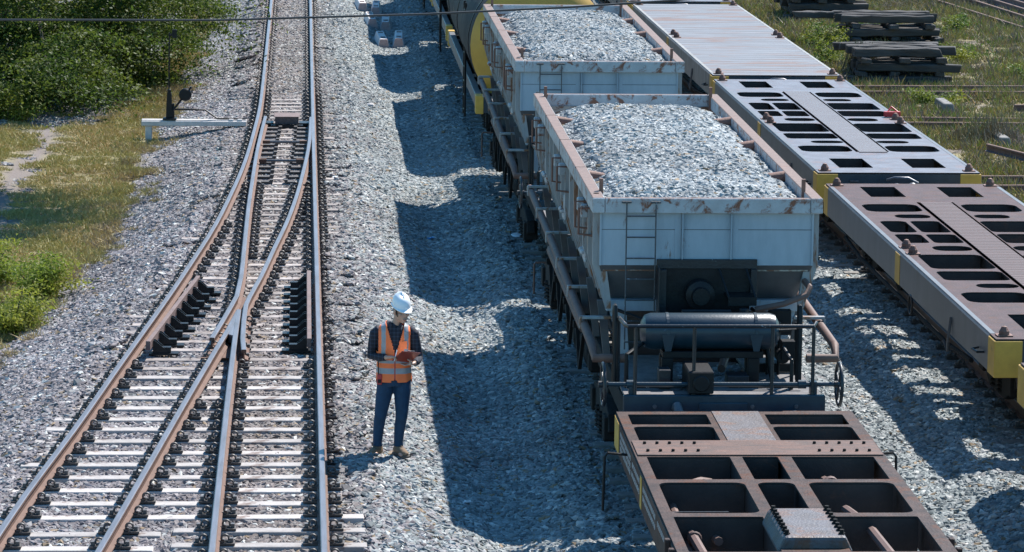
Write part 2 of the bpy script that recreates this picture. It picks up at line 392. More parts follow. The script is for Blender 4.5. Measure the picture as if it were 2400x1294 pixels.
def gz(x, y):
    le = left_end(y); ge = lerp(GEDGE, y)
    v = -.5 + .26 * sstep(57, 66, y)
    if x < ge: z = v + .05 * fbm(x, y, .5)
    elif x < le: z = v + (x - ge) / (le - ge) * (-.04 - v)
    elif x < .62: z = -.055 + .012 * sstep(36, 46, y) + sstep(70.5, 72.5, y) * .06 + .03 * sstep(.12, .3, lerp(LSTOCK, y) - x) + (.05 * noise.noise(Vector((x * 1.7, y * 1.7, 44))) if x < lerp(LSTOCK, y) - .12 or x > .36 else 0) + (.085 * sstep(.36, .46, x) * sstep(34.5, 37, y) * (1 - sstep(51, 54, y)))
    else:
        for (a, za), (b, zb) in zip(PROF, PROF[1:]):
            if x <= b: z = za + (zb - za) * sstep(a, b, x); break
        else: z = -.25
    k = .12 if le - .1 < x < .7 else min(1, .2 + .8 * max(x - .7, le - .1 - x) / .5)
    return z + k * (.055 * noise.noise(Vector((x * .8, y * .45, 3))) + .02 * noise.noise(Vector((x * 2.2, y * 2.2, 9)))) + (.06 * fbm(x, y, .35, 5) if (x > 10.8 or x < ge) else 0)
def path_w(x, y):
    c = lerp([(-5.15, 55), (-5.02, 59.4), (-4.95, 62.4), (-4.75, 64.7), (-4.8, 67.8), (-5.6, 72)], y)
    return 1 - sstep(.05, .45, abs(x - c) + .3 * fbm(x, y, 1.6, 2)) if 52 < y < 72 else 0
def ballast_w(x, y):
    ge = lerp(GEDGE, y) + .32 * fbm(x, y, .7, 11) + .12 * fbm(x, y, 3, 1)
    b = sstep(-.12, .12, x - ge)
    if y > 66.5 and x < -2:
        gap = lerp([(1.9, 66), (.9, 70), (.55, 80), (.4, 100)], y)
        b = max(b, sstep(-.15, .15, ge - gap - x) * sstep(67, 69, y + .8 * fbm(x, y, 1.1, 4)) * sstep(-.15, .1, fbm(x, y, .8, 21) + .22))
    if x > 8: b *= 1 - sstep(10.15, 10.55, x + .2 * fbm(x, y, .8, 7))
    return b

# ---------------------------------------------------------------- ground
def make_ground():
    xs = [-1500, -500, -150, -60, -30, -20] + list(np.arange(-14, 24.01, .28)) + [28, 40, 80, 200, 600, 1500]
    ys = [-400, -80, 0, 15, 22] + list(np.arange(26, 112.01, .4)) + [120, 140, 180, 260, 500, 1000, 2500]
    nx, ny = len(xs), len(ys)
    vs = [(x, y, gz(x, y) - .004) for y in ys for x in xs]
    fs = [(j * nx + i, j * nx + i + 1, (j + 1) * nx + i + 1, (j + 1) * nx + i) for j in range(ny - 1) for i in range(nx - 1)]
    me = bpy.data.meshes.new('ground'); me.from_pydata(vs, [], fs)
    ca = me.color_attributes.new('zone', 'FLOAT_COLOR', 'POINT')
    cols = []
    for x, y, z in vs:
        b = ballast_w(x, y); p = path_w(x, y)
        if x > 10.8: p = max(p, .8 * sstep(.05, .35, fbm(x, y, .55, 31)))
        cols += [b, p, 0, 1]
    ca.data.foreach_set('color', cols)
    me.polygons.foreach_set('use_smooth', [True] * len(me.polygons))
    m, t, p = newmat('yard_ground')
    at = nd(t, 'ShaderNodeVertexColor', layer_name='zone'); sp = nd(t, 'ShaderNodeSeparateColor'); t.links.new(at.outputs[0], sp.inputs[0])
    g = nd(t, 'ShaderNodeNewGeometry')
    n1 = nd(t, 'ShaderNodeTexNoise', i_Scale=1.1, i_Detail=8, i_Roughness=.7); t.links.new(g.outputs['Position'], n1.inputs['Vector'])
    n2 = nd(t, 'ShaderNodeTexNoise', i_Scale=22, i_Detail=6, i_Roughness=.7); t.links.new(g.outputs['Position'], n2.inputs['Vector'])
    r1 = ramp(t, .38, .62); t.links.new(n1.outputs[0], r1.inputs[0])
    grass = mixc(t, r1.outputs[0], (.33, .28, .16), (.22, .22, .09))
    grass = mixc(t, n2.outputs[0], grass, (.27, .225, .15))
    dirt = mixc(t, n2.outputs[0], (.25, .215, .20), (.165, .14, .13))
    col = mixc(t, sp.outputs[1], grass, dirt)
    v = nd(t, 'ShaderNodeTexVoronoi', i_Scale=24); t.links.new(g.outputs['Position'], v.inputs['Vector'])
    bal = mixc(t, v.outputs['Color'], (.12, .112, .112), (.26, .25, .25))
    col = mixc(t, sp.outputs[0], col, bal)
    t.links.new(col, p.inputs['Base Color']); p.inputs['Roughness'].default_value = .95; p.inputs['Specular IOR Level'].default_value = .1
    b = nd(t, 'ShaderNodeBump', i_Strength=.6, i_Distance=.03); t.links.new(n2.outputs[0], b.inputs['Height']); t.links.new(b.outputs[0], p.inputs['Normal'])
    me.materials.append(m)
    o = bpy.data.objects.new('ground', me); COL.objects.link(o); tag(o, kind='structure')
make_ground()

# ---------------------------------------------------------------- scatter (stuff)
def gn(t, ty, links=(), **kw):
    n = nd(t, ty, **kw)
    for src, dst in links: t.links.new(src, n.inputs[dst])
    return n
def rv(t, mn, mx, seed, kind='FLOAT_VECTOR'):
    n = t.nodes.new('FunctionNodeRandomValue'); n.data_type = kind
    i = {'FLOAT_VECTOR': (0, 1), 'FLOAT': (2, 3), 'INT': (4, 5)}[kind]
    n.inputs[i[0]].default_value = mn; n.inputs[i[1]].default_value = mx; n.inputs['Seed'].default_value = seed
    return next(o for o in n.outputs if o.enabled) if False else n.outputs[{'FLOAT_VECTOR': 0, 'FLOAT': 1, 'INT': 2}[kind]]

def scatter_group(name, mats, elem, nvar, size, dens, smin, smax, tilt, zj):
    t = bpy.data.node_groups.new(name, 'GeometryNodeTree')
    t.interface.new_socket('Geometry', in_out='INPUT', socket_type='NodeSocketGeometry')
    t.interface.new_socket('Geometry', in_out='OUTPUT', socket_type='NodeSocketGeometry')
    gi, go = t.nodes.new('NodeGroupInput'), t.nodes.new('NodeGroupOutput')
    L = t.links.new
    el = t.nodes.new('GeometryNodeJoinGeometry')
    ne = 7
    for k in range(ne):
        if elem == 'stone':
            a = nd(t, 'GeometryNodeMeshIcoSphere'); a.inputs['Radius'].default_value = 1; a.inputs['Subdivisions'].default_value = 1
            sp = nd(t, 'GeometryNodeSetPosition'); L(a.outputs[0], sp.inputs[0]); L(rv(t, (-.55,) * 3, (.55,) * 3, 10 + k), sp.inputs['Offset'])
            h = nd(t, 'GeometryNodeConvexHull'); L(sp.outputs[0], h.inputs[0])
            tr = nd(t, 'GeometryNodeTransform'); L(h.outputs[0], tr.inputs[0]); q = rnd.uniform(.85, 1.2)
            tr.inputs['Scale'].default_value = (.039 * q, .028 / q, .019); src = tr.outputs[0]
        else:
            a = nd(t, 'GeometryNodeMeshCone'); a.inputs['Vertices'].default_value = 3; a.inputs['Radius Top'].default_value = 0
            a.inputs['Radius Bottom'].default_value = elem[0] * (.7 + .1 * k); a.inputs['Depth'].default_value = elem[1] * (.5 + .12 * k); src = a.outputs[0]
        sm = nd(t, 'GeometryNodeSetMaterial'); L(src, sm.inputs[0]); sm.inputs['Material'].default_value = mats[k % len(mats)]
        ss = nd(t, 'GeometryNodeSetShadeSmooth'); L(sm.outputs[0], ss.inputs[0]); ss.inputs['Shade Smooth'].default_value = False
        gi2 = nd(t, 'GeometryNodeGeometryToInstance'); L(ss.outputs[0], gi2.inputs[0]); L(gi2.outputs[0], el.inputs[0])
    pj = t.nodes.new('GeometryNodeJoinGeometry')
    for k in range(nvar):
        g = nd(t, 'GeometryNodeMeshGrid'); g.inputs['Size X'].default_value = size; g.inputs['Size Y'].default_value = size
        g.inputs['Vertices X'].default_value = 2; g.inputs['Vertices Y'].default_value = 2
        d = nd(t, 'GeometryNodeDistributePointsOnFaces'); L(g.outputs[0], d.inputs[0]); d.inputs['Density'].default_value = dens; d.inputs['Seed'].default_value = k
        sp = nd(t, 'GeometryNodeSetPosition'); L(d.outputs[0], sp.inputs[0]); L(rv(t, (0, 0, -zj), (0, 0, zj), 50 + k), sp.inputs['Offset'])
        ip = nd(t, 'GeometryNodeInstanceOnPoints'); L(sp.outputs[0], ip.inputs[0]); L(el.outputs[0], ip.inputs['Instance'])
        ip.inputs['Pick Instance'].default_value = True; L(rv(t, 0, ne - 1, 70 + k, 'INT'), ip.inputs['Instance Index'])
        er = nd(t, 'FunctionNodeEulerToRotation'); L(rv(t, (-tilt, -tilt, 0), (tilt, tilt, 6.28), 90 + k), er.inputs[0]); L(er.outputs[0], ip.inputs['Rotation'])
        L(rv(t, smin, smax, 110 + k, 'FLOAT'), ip.inputs['Scale'])
        ri = nd(t, 'GeometryNodeRealizeInstances'); L(ip.outputs[0], ri.inputs[0])
        g2 = nd(t, 'GeometryNodeGeometryToInstance'); L(ri.outputs[0], g2.inputs[0]); L(g2.outputs[0], pj.inputs[0])
    ip = nd(t, 'GeometryNodeInstanceOnPoints'); L(gi.outputs[0], ip.inputs[0]); L(pj.outputs[0], ip.inputs['Instance'])
    ip.inputs['Pick Instance'].default_value = True
    for nm, ty, sk in (('vi', 'INT', 'Instance Index'), ('rot', 'FLOAT_VECTOR', None), ('sc', 'FLOAT', 'Scale')):
        na = nd(t, 'GeometryNodeInputNamedAttribute', data_type=ty); na.inputs[0].default_value = nm
        if sk: L(na.outputs[0], ip.inputs[sk])
        else:
            er = nd(t, 'FunctionNodeEulerToRotation'); L(na.outputs[0], er.inputs[0]); L(er.outputs[0], ip.inputs['Rotation'])
    L(ip.outputs[0], go.inputs[0])
    return t

def scatter(name, group, pts, label, cat):
    """pts: (x, y, z, tilt_x, tilt_y, rot, scale)"""
    me = bpy.data.meshes.new(name); me.from_pydata([p[:3] for p in pts], [], [])
    a = me.attributes.new('vi', 'INT', 'POINT'); a.data.foreach_set('value', [rnd.randrange(100) for _ in pts])
    a = me.attributes.new('rot', 'FLOAT_VECTOR', 'POINT'); a.data.foreach_set('vector', [q for p in pts for q in (Matrix.Rotation(p[4], 3, 'Y') @ Matrix.Rotation(p[3], 3, 'X') @ Matrix.Rotation(p[5], 3, 'Z')).to_euler()])
    a = me.attributes.new('sc', 'FLOAT', 'POINT'); a.data.foreach_set('value', [p[6] for p in pts])
    o = bpy.data.objects.new(name, me); COL.objects.link(o)
    md = o.modifiers.new('scatter', 'NODES'); md.node_group = group
    return tag(o, label, cat, kind='stuff')

def slope(fn, x, y, e=.2):
    return math.atan((fn(x, y + e) - fn(x, y - e)) / (2 * e)), -math.atan((fn(x + e, y) - fn(x - e, y)) / (2 * e))

G_STONE = scatter_group('stone_scatter', [X['stone']], 'stone', 14, .36, 980, .5, 1.5, .42, .009)
G_LOAD = scatter_group('load_scatter', [X['stone2']], 'stone', 14, .3, 950, .5, 1.5, .38, .008)
pts = []
for y in np.arange(27.6, 104, .3):
    for x in np.arange(-7.2, 10.6, .3):
        xx, yy = x + rnd.uniform(-.05, .05), y + rnd.uniform(-.05, .05)
        if not in_view(xx, yy): continue
        b = ballast_w(xx, yy)
        if b < .45 + rnd.uniform(-.15, .15): continue
        tx, ty = slope(gz, xx, yy)
        pts.append((xx, yy, gz(xx, yy), tx, ty, rnd.uniform(0, 6.28), 1))
for _ in range(260):      # a few stones strayed on to the footpath and the verge
    x, y = rnd.uniform(-6, -2.4), rnd.uniform(52, 72)
    if path_w(x, y) > .3 and rnd.random() < .5: pts.append((x, y, gz(x, y) - .012, 0, 0, rnd.uniform(0, 6.28), rnd.uniform(.4, .8)))
scatter('track_ballast', G_STONE, pts, 'grey and purple crushed stone ballast spread around all the tracks', 'ballast')

dryg = mat_leaf('dry_grass', (.62, .50, .26), (.46, .37, .16), (.46, .41, .15), .4)
greeng = mat_leaf('green_grass', (.30, .40, .09), (.19, .28, .055), (.42, .40, .16), .5)
lushg = mat_leaf('lush_grass', (.20, .25, .04), (.10, .15, .025), None, .35)
deadg = mat_leaf('dead_weeds', (.34, .27, .21), (.23, .18, .14), (.30, .26, .14), .3)
G_SHORT = scatter_group('short_grass_scatter', [dryg, dryg, dryg, greeng, dryg], (.007, .07), 8, .6, 700, .6, 1.7, .95, .008)
pts = []
for y in np.arange(40, 106, .38):
    for x in np.arange(-10, -1.6, .38):
        if not in_view(x, y, -.5): continue
        b = ballast_w(x, y); pw = path_w(x, y)
        if b > .5 + rnd.uniform(-.2, .2) or pw > .45: continue
        xx, yy = x + rnd.uniform(-.1, .1), y + rnd.uniform(-.1, .1)
        pts.append((xx, yy, gz(xx, yy) + .02, 0, 0, rnd.uniform(0, 6.28), rnd.uniform(.5, 1.0)))
scatter('verge_grass', G_SHORT, pts, 'short dry grass on the verge left of the turnout', 'grass')
G_STRAW = scatter_group('straw_scatter', [dryg, deadg], (.006, .14), 6, .5, 520, .6, 1.6, 1.15, .01)
pts = []
for y in np.arange(42, 92, .3):
    for k in range(4):
        x = lerp(GEDGE, y) + rnd.gauss(-.12, .26); yy = y + rnd.uniform(-.15, .15)
        if in_view(x, yy, -.4) and fbm(x, yy, .6, 77) > -.12: pts.append((x, yy, gz(x, yy) + .02, 0, 0, rnd.uniform(0, 6.28), rnd.uniform(.4, .8)))
scatter('dry_straw', G_STRAW, pts, 'tan dry straw along the foot of the left ballast bank', 'straw')
G_TALL = scatter_group('tall_grass_scatter', [greeng, dryg, deadg, greeng], (.009, .16), 8, .6, 420, .5, 1.8, .8, .02)
pts = []
for y in np.arange(54, 112, .5):
    for x in np.arange(10.2, 24, .5):
        if not in_view(x, y, -.4): continue
        if ballast_w(x, y) > .5: continue
        f = fbm(x, y, .5, 31)
        if f > .3 and rnd.random() < .7: continue
        pts.append((x + rnd.uniform(-.15, .15), y + rnd.uniform(-.15, .15), gz(x, y) + .06, 0, 0, rnd.uniform(0, 6.28), rnd.uniform(.5, 1.1)))
scatter('yard_weeds', G_TALL, pts, 'wild grass and weeds growing right of the flat wagons', 'weeds')

# ---------------------------------------------------------------- rails
def rail_mesh(path, ztop, w=.064, hgt=.145, foot=.112, sub=10, z_end=None):
    """a rolled rail profile swept along (x, y) points"""
    P = [Vector((x, y, 0)) for x, y in path]
    q = []
    for i in range(len(P) - 1):
        p0, p1, p2, p3 = P[max(i - 1, 0)], P[i], P[i + 1], P[min(i + 2, len(P) - 1)]
        n = max(1, int((p2 - p1).length / .9))
        for k in range(n):
            t = k / n
            m1 = (p2 - p0) / max(1e-6, abs(p2.y - p0.y)) * abs(p2.y - p1.y); m2 = (p3 - p1) / max(1e-6, abs(p3.y - p1.y)) * abs(p2.y - p1.y)
            q.append((2 * t**3 - 3 * t**2 + 1) * p1 + (t**3 - 2 * t**2 + t) * m1 + (-2 * t**3 + 3 * t**2) * p2 + (t**3 - t**2) * m2)
    q.append(P[-1])
    h = w / 2; f = foot / 2
    prof = [(-f, 0), (-f, .012), (-.012, .03), (-.008, hgt - .042), (-h, hgt - .034), (-h, hgt - .008), (-h * .72, hgt), (h * .72, hgt), (h, hgt - .008), (h, hgt - .034), (.008, hgt - .042), (.012, .03), (f, .012), (f, 0)]
    n = len(prof); vs = []; fs = []; ms = []
    for i, p in enumerate(q):
        t = (q[min(i + 1, len(q) - 1)] - q[max(i - 1, 0)]).normalized(); s = Vector((t.y, -t.x, 0))
        if s.x < 0: s = -s
        for u, v in prof: vs.append((p.x + s.x * u, p.y + s.y * u, ztop - hgt + v))
    for i in range(len(q) - 1):
        for j in range(n):
            a, b = i * n + j, i * n + (j + 1) % n; fs.append((a, b, b + n, a + n)); ms.append(1 if j in (5, 6, 7) else 0)
    fs += [tuple(range(n)), tuple((len(q) - 1) * n + j for j in range(n))]; ms += [0, 0]
    return MB().add(vs, fs, ms)
RS = ['railside', 'railtop']
def rail(name, path, ztop, label, cat='rail', group=None, mats=RS, **k):
    o = rail_mesh(path, ztop, **k).build(name, mats, smooth=35)
    return tag(o, label, cat, group)
g1 = 'rails of the left turnout'
rail('stock_rail', RSTOCK, .17, 'long straight rail nearest the standing man', group=g1)
rail('stock_rail', LSTOCK, .17, 'leftmost curved rail swinging away to the lower left', group=g1)
rail('switch_rail', SCLOS, .168, 'straight inner rail from the left switch blade to the crossing', group=g1)
rail('switch_rail', CCLOS, .168, 'curved inner rail from the right switch blade to the crossing', group=g1)
# crossing (frog)
t = empty('rail_crossing', (-.79, 45.5, 0), 'worn steel crossing where the two inner rails meet in a vee', 'rail crossing')
def rel(p): return [(x + .79, y - 45.5) for x, y in p]
rail_mesh(rel(SFROG), .17).build('straight_leg', RS, t, smooth=35)
rail_mesh(rel(DFROG), .168).build('diverging_leg', RS, t, smooth=35)
MB().prism([(0, .1), (.022, -.6), (.01, -1.9), (-.10, -1.75), (-.055, -.6), (-.012, 0)], 2, .06, .166, 1).build('nose', RS, t)
rail_mesh(rel([(-.835, 46.6), (-.90, 45.75), (-.985, 44.7), (-1.09, 43.5)]), .168).build('wing_rail', RS, t, smooth=35)
rail_mesh(rel([(-.665, 46.5), (-.703, 45.9), (-.712, 44.8), (-.705, 43.5), (-.68, 42.7)]), .168).build('wing_rail', RS, t, smooth=35)
MB().prism([(-.05, 1.8), (.05, 1.8), (.16, .4), (.17, -2.6), (-.42, -2.6), (-.24, -1.2), (-.08, .6)], 2, .004, .026).build('bed_plate', 'railside', t)
# check rails with gussets
def check_rail(label, p0, p1, side):
    t = empty('check_rail', ((p0[0] + p1[0]) / 2, (p0[1] + p1[1]) / 2, 0), label, 'check rail')
    ox, oy = t.location.x, t.location.y
    a, b = Vector((p0[0] - ox, p0[1] - oy, 0)), Vector((p1[0] - ox, p1[1] - oy, 0)); d = (b - a); s = Vector((d.y, -d.x, 0)).normalized()
    if s.x < 0: s = -s
    def at(u, v): p = a + d * u + s * v; return (p.x, p.y)
    e = .028
    MB().prism([at(0, -e - .02 * side * 0), at(0, e), at(.16, e), at(.84, e), at(1, e), at(1, -e), at(.5, -e)], 2, .10, .215).build('guard_bar', ['rustplate'], t, bevel=.006)
    n = 9
    for k in range(n):
        u = .05 + .9 * k / (n - 1); p = a + d * u
        m = Matrix.Translation(p) @ Matrix.Rotation(math.atan2(d.x, -d.y) * -1 if False else 0, 4, 'Z')
        g = MB(); x0, x1 = e * side * -1 * -1, side * .27
        for yy in (-.055, .055):
            pr = [(side * e, .03), (side * .215, .03), (side * .215, .05), (side * .06, .185), (side * e, .185)]
            gg = MB().prism(pr, 1, yy - .008, yy + .008)
            g.add(gg.v, gg.f)
        g.box(min(side * e, side * .25), max(side * e, side * .25), -.05, .05, .03, .1)
        g.box(min(-side * .02, side * .34), max(-side * .02, side * .34), -.085, .085, .004, .03)
        g.build('gusset_bracket', 'black', t, loc=(p.x, p.y, 0))
    return t
check_rail('straight check rail with black gussets beside the right rail', (.125, 48.35), (.12, 43.2), -1)
check_rail('slanting check rail with black gussets beside the leftmost rail', (-1.385, 47.9), (-1.86, 43.0), 1)

# ---------------------------------------------------------------- sleepers and fastenings
def sleeper_mb(L, wt=.175, wb=.25, h=.2):
    b = MB(); a = L / 2; e = .03
    vs = [(-a, -wb / 2, -h), (a, -wb / 2, -h), (a, wb / 2, -h), (-a, wb / 2, -h), (-a + e, -wt / 2, 0), (a - e, -wt / 2, 0), (a - e, wt / 2, 0), (-a + e, wt / 2, 0)]
    return b.add(vs, [(3, 2, 1, 0), (4, 5, 6, 7), (0, 1, 5, 4), (1, 2, 6, 5), (2, 3, 7, 6), (3, 0, 4, 7)])
def fastening_mb(sides=(-1, 1)):
    b = MB(); x0 = -.2 if -1 in sides else -.07; x1 = .2 if 1 in sides else .07
    b.box(x0, x1, -.065, .065, .003, .024, 1)
    for s in sides:
        b.torus((s * .105, 0, .062), .036, .011, ax=1, n=14, k=6)
        b.box(min(s * .06, s * .1), max(s * .06, s * .1), -.05, .05, .026, .045)
        b.box(min(s * .145, s * .185), max(s * .145, s * .185), -.028, .028, .026, .066)
        b.tube([(s * .075, -.03, .05), (s * .1, -.06, .055), (s * .13, -.04, .05)], .009, 6)
    return b
def mesh_of(mb, name, mats, bevel=0, smooth=None):
    o = mb.build(name, mats, bevel=bevel, smooth=smooth); COL.objects.unlink(o); return o
PF = {k: mesh_of(fastening_mb(k), 'rail_fastening', ['clip', 'plate'], smooth=40) for k in ((-1, 1), (-1,), (1,))}
slide = mesh_of(MB().box(-.30, .12, -.075, .075, .003, .03).box(-.31, -.25, -.06, .06, .03, .06), 'slide_plate', ['plate'])
slide2 = mesh_of(MB().box(-.12, .30, -.075, .075, .003, .03).box(.25, .31, -.06, .06, .03, .06), 'slide_plate', ['plate'])
def put(proto, parent, loc):
    c = proto.copy(); COL.objects.link(c); c.parent = parent; c.location = loc; return c
def sleeper(xc, y, L, z, label, group, fast, mat='conc', dz=0):
    o = sleeper_mb(L).build('concrete_sleeper', mat, bevel=.006)
    dz = rnd.uniform(-.012, 0); o.location = (xc, y, z + dz); o.rotation_euler = (0, 0, rnd.uniform(-.012, .012)); tag(o, label, 'sleeper', group)
    for x, k in fast: put(k, o, (x - xc, 0, -dz))
    return o
gl = 'concrete sleepers of the left tracks'
PBOTH, PL, PR = PF[(-1, 1)], PF[(-1,)], PF[(1,)]
y = 29.85; i = 0
while y < 93:
    xl, xr = lerp(LSTOCK, y), lerp(RSTOCK, y)
    if y < 34.1:                      # the two lines have their own sleepers here
        a, b = lerp(DFROG, y), lerp(SFROG, y)
        c = (xl + a) / 2; sleeper(c - .02, y - .12, 1.95, 0, 'pale sleeper under the diverging rails at the bottom left', gl, [(xl - .008, PBOTH), (a - .008, PBOTH)])
        c = (b + xr) / 2; sleeper(c, y, 1.95, 0, 'pale sleeper of the straight line in the bottom foreground', gl, [(b, PBOTH), (xr, PBOTH)])
    else:
        j = rnd.uniform(-.05, .05)
        L0, L1 = xl - .47 + j, xr + .46 + j; f = [(xl, PBOTH), (xr, PBOTH)]
        if y < 45.3:
            a, b = lerp(DFROG, y), lerp(SFROG, y)
            if b - a > .40: f += [(a, PBOTH), (b, PBOTH)]
            else: f += [(a, PL), (b, PR)]
            if 42.7 < y < 48.6: f = [(xl, PL), (xr, PR)] + f[2:]
        elif y < 66.5:
            a, b = lerp(SCLOS, y), lerp(CCLOS, y)
            if y > 58.2:
                f = [(xl, PL), (xr, PR), (a + .02, slide2), (b, slide)]
            else:
                if 42.7 < y < 48.6: f = [(xl, PL), (xr, PR)]
                if b - a > .42: f += [(a, PBOTH), (b, PBOTH)]
                else: f += [(a, PL), (b, PR)]
                if a - xl < .42 and y > 50: f[0] = (xl, PL)
        if y < 45.5: lab = 'long pale sleeper on the near side of the crossing'
        elif y < 57.5: lab = 'sleeper between the crossing and the switch blades'
        elif y < 66.6: lab = 'sleeper carrying the thin switch blades'
        elif y < 70.6: lab = 'sleeper behind the grey points cover'
        else: lab = 'buried sleeper showing only rusty clips in the ballast'
        if y > 70.6: L0, L1 = (xl + xr) / 2 - .97, (xl + xr) / 2 + .97
        sleeper((L0 + L1) / 2, y, L1 - L0, 0, lab, gl, f, 'conc' if y < 42 else 'conc_tan')
    y += .598; i += 1
# wagon tracks
for nm, xf, z, pos in (('under the gravel wagons', lambda y: HX, -.15, 'hopper'), ('under the container flat wagons', FX, -.25, 'flat')):
    y = 27.0
    while y < 92:
        x = xf(y)
        if in_view(x, y, z, 500) :
            sleeper(x + rnd.uniform(-.04, .04), y + rnd.uniform(-.03, .03), 2.02, z, 'weathered sleeper sticking out ' + nm, 'concrete sleepers ' + nm, [(x - .53, PBOTH), (x + .53, PBOTH)] if y < 62 else [], 'conc_old')
        y += .62
    for s in (-.53, .53):
        rail('rail', [(xf(yy) + s, yy) for yy in (20, 40, 60, 80, 112)], z + .17, ('left' if s < 0 else 'right') + ' rusty rail ' + nm, 'rail', 'rails ' + nm)

# ---------------------------------------------------------------- points gear
b = MB(); b.box(-.22, .22, -.3, .3, .05, .19); b.box(-.24, .24, -.32, .32, .185, .2)
o = b.build('points_cover', 'rustplate', loc=(-.245, 66.35, 0), bevel=.015, segs=2); tag(o, 'purple grey steel cover box between the switch blades', 'points cover')
o = MB().box(-.3, .3, -.42, -.3, .0, .05).box(-.47, -.25, -.25, .1, .02, .07).box(.23, .42, -.25, .1, .02, .07).build('gear_base', 'black', tag(empty('points_gear', (-.245, 66.35, 0), 'black points machine base under the grey cover', 'points gear')))
for y, lab in ((63.1, 'stretcher bar nearer the points cover'), (60.6, 'stretcher bar nearer the crossing')):
    x0, x1 = lerp(SCLOS, y) + .05, lerp(CCLOS, y) - .05
    t = empty('stretcher_bar', ((x0 + x1) / 2, y, 0), lab, 'stretcher bar', 'stretcher bars between the blades'); w = (x1 - x0) / 2
    MB().cyl((-w, 0, .1), (w, 0, .1), .024).build('rod', 'steelgrey', t, smooth=40)
    MB().box(-w, -w + .13, -.04, .04, .07, .13).box(w - .13, w, -.04, .04, .07, .13).build('lug', 'railside', t, bevel=.006)
# switch stand
t = empty('points_lever_beam', (-1.98, 66.0, 0), 'pale concrete beam carrying the black points lever', 'beam')
MB().box(-.97, .98, -.14, .20, .035, .125).box(-.97, .98, -.06, .08, .125, .145).build('beam', 'conc_white', t, bevel=.008)
MB().box(-.90, -.78, -.11, .1, -.55, .035).build('post', 'conc_white', t, bevel=.01)
for xx in (.66, .82): MB().box(xx, xx + .08, -.1, -.02, .125, .16).build('bracket', 'conc_white', t)
t = empty('points_lever', (-2.43, 66.0, .145), 'black points lever with round counterweight and tall thin pole', 'points lever')
MB().box(-.12, .13, -.13, .13, .0, .03).prism([(-.07, .03), (.06, .03), (.035, .5), (-.045, .5)], 1, -.05, .05).cyl((-.005, 0, .45), (-.005, 0, .56), .035).box(.05, .09, -.03, .03, .03, .3).build('stand', 'black', t, bevel=.005)
pl = MB().cyl((-.01, 0, .54), (.0, 0, 1.62), .013).build('pole', 'black', t, smooth=40)
MB().box(.05, .14, -.02, .02, 1.52, 1.68).box(0, .06, -.01, .01, 1.56, 1.6).build('target', 'black', pl, bevel=.008)
la = MB().cyl((.06, -.06, .17), (.41, -.06, .62), .02).build('lever_arm', 'black', t, smooth=40)
MB().lathe([(0, -.05), (.10, -.05), (.118, -.03), (.118, .03), (.10, .05), (0, .05)], (.295, -.06, .47), ax=1, n=28).build('counterweight', 'black', la, smooth=30)
MB().tube([(.08, 0, .18), (.2, 0, .19), (.66, 0, .18), (.88, 0, .02), (1.42, 0, .01)], .017, 8).build('connecting_rod', 'black', t, smooth=40)

# ---------------------------------------------------------------- hopper wagons
def wheelset(x, parent, y, zr, r=.42):
    b = MB()
    for s in (-.53, .53):
        b.lathe([(.08, -.07), (r * .8, -.06), (r * .86, -.05), (r, -.05), (r + .005, .03), (r + .03, .045), (r + .03, .06), (.09, .07)] if s > 0 else [(.08, .07), (r * .8, .06), (r * .86, .05), (r, .05), (r + .005, -.03), (r + .03, -.045), (r + .03, -.06), (.09, -.07)], (s, y, zr + r), ax=0, n=28)
    b.cyl((-.72, y, zr + r), (.72, y, zr + r), .075)
    return b.build('wheelset', 'dark', parent, smooth=35)
def bogie(parent, y, zr, w=.86, base=1.6):
    b = MB()
    for s in (-1, 1):
        x0, x1 = sorted((s * (w - .06), s * (w + .06)))
        b.prism([(y - base / 2 - .25, zr + .42), (y - base / 2 - .12, zr + .58), (y - .4, zr + .66), (y + .4, zr + .66), (y + base / 2 + .12, zr + .58), (y + base / 2 + .25, zr + .42),
                 (y + base / 2 - .1, zr + .30), (y + .42, zr + .18), (y - .42, zr + .18), (y - base / 2 + .1, zr + .30)], 0, x0, x1)
        for q in (-1, 1):
            b.box(s * w - .1, s * w + .1, y + q * base / 2 - .13, y + q * base / 2 + .13, zr + .3, zr + .55)
            for k in range(5): b.torus((s * (w + .02), y + q * .18, zr + .24 + k * .05), .075, .02, ax=2, n=12, k=6)
    b.box(-w, w, y - .18, y + .18, zr + .5, zr + .72)
    o = b.build('bogie_frame', 'dark', parent, bevel=.01)
    wheelset(0, parent, y - base / 2, zr); wheelset(0, parent, y + base / 2, zr)
    return o
def coupler(parent, y, z, s):
    """knuckle coupler pointing along s (-1 towards the camera)"""
    b = MB(); b.box(-.07, .07, min(y, y + s * .3), max(y, y + s * .3), z - .07, z + .07)
    y1 = y + s * .3
    b.prism([(-.2, y1), (-.16, y1 + s * .16), (-.06, y1 + s * .22), (.0, y1 + s * .1), (.1, y1 + s * .12), (.19, y1 + s * .22), (.23, y1 + s * .08), (.16, y1 - s * .06), (-.1, y1 - s * .08)], 2, z - .12, z + .13)
    b.ball((.13, y1 + s * .1, z + .05), .1, .1, .13); b.ball((-.1, y1 + s * .05, z + .06), .09, .12, .1)
    return b.build('coupler', 'steelgrey', parent, smooth=40)
def handwheel(parent, c, r, mat='blackbeat'):
    b = MB(); b.torus(c, r, .018, ax=0, n=28); b.cyl((c[0] - .05, c[1], c[2]), (c[0] + .05, c[1], c[2]), .035)
    for k in range(4):
        a = k * PI / 2 + .5; b.cyl(c, (c[0], c[1] + r * math.cos(a), c[2] + r * math.sin(a)), .012, 8)
    return b.build('hand_wheel', mat, parent, smooth=40)

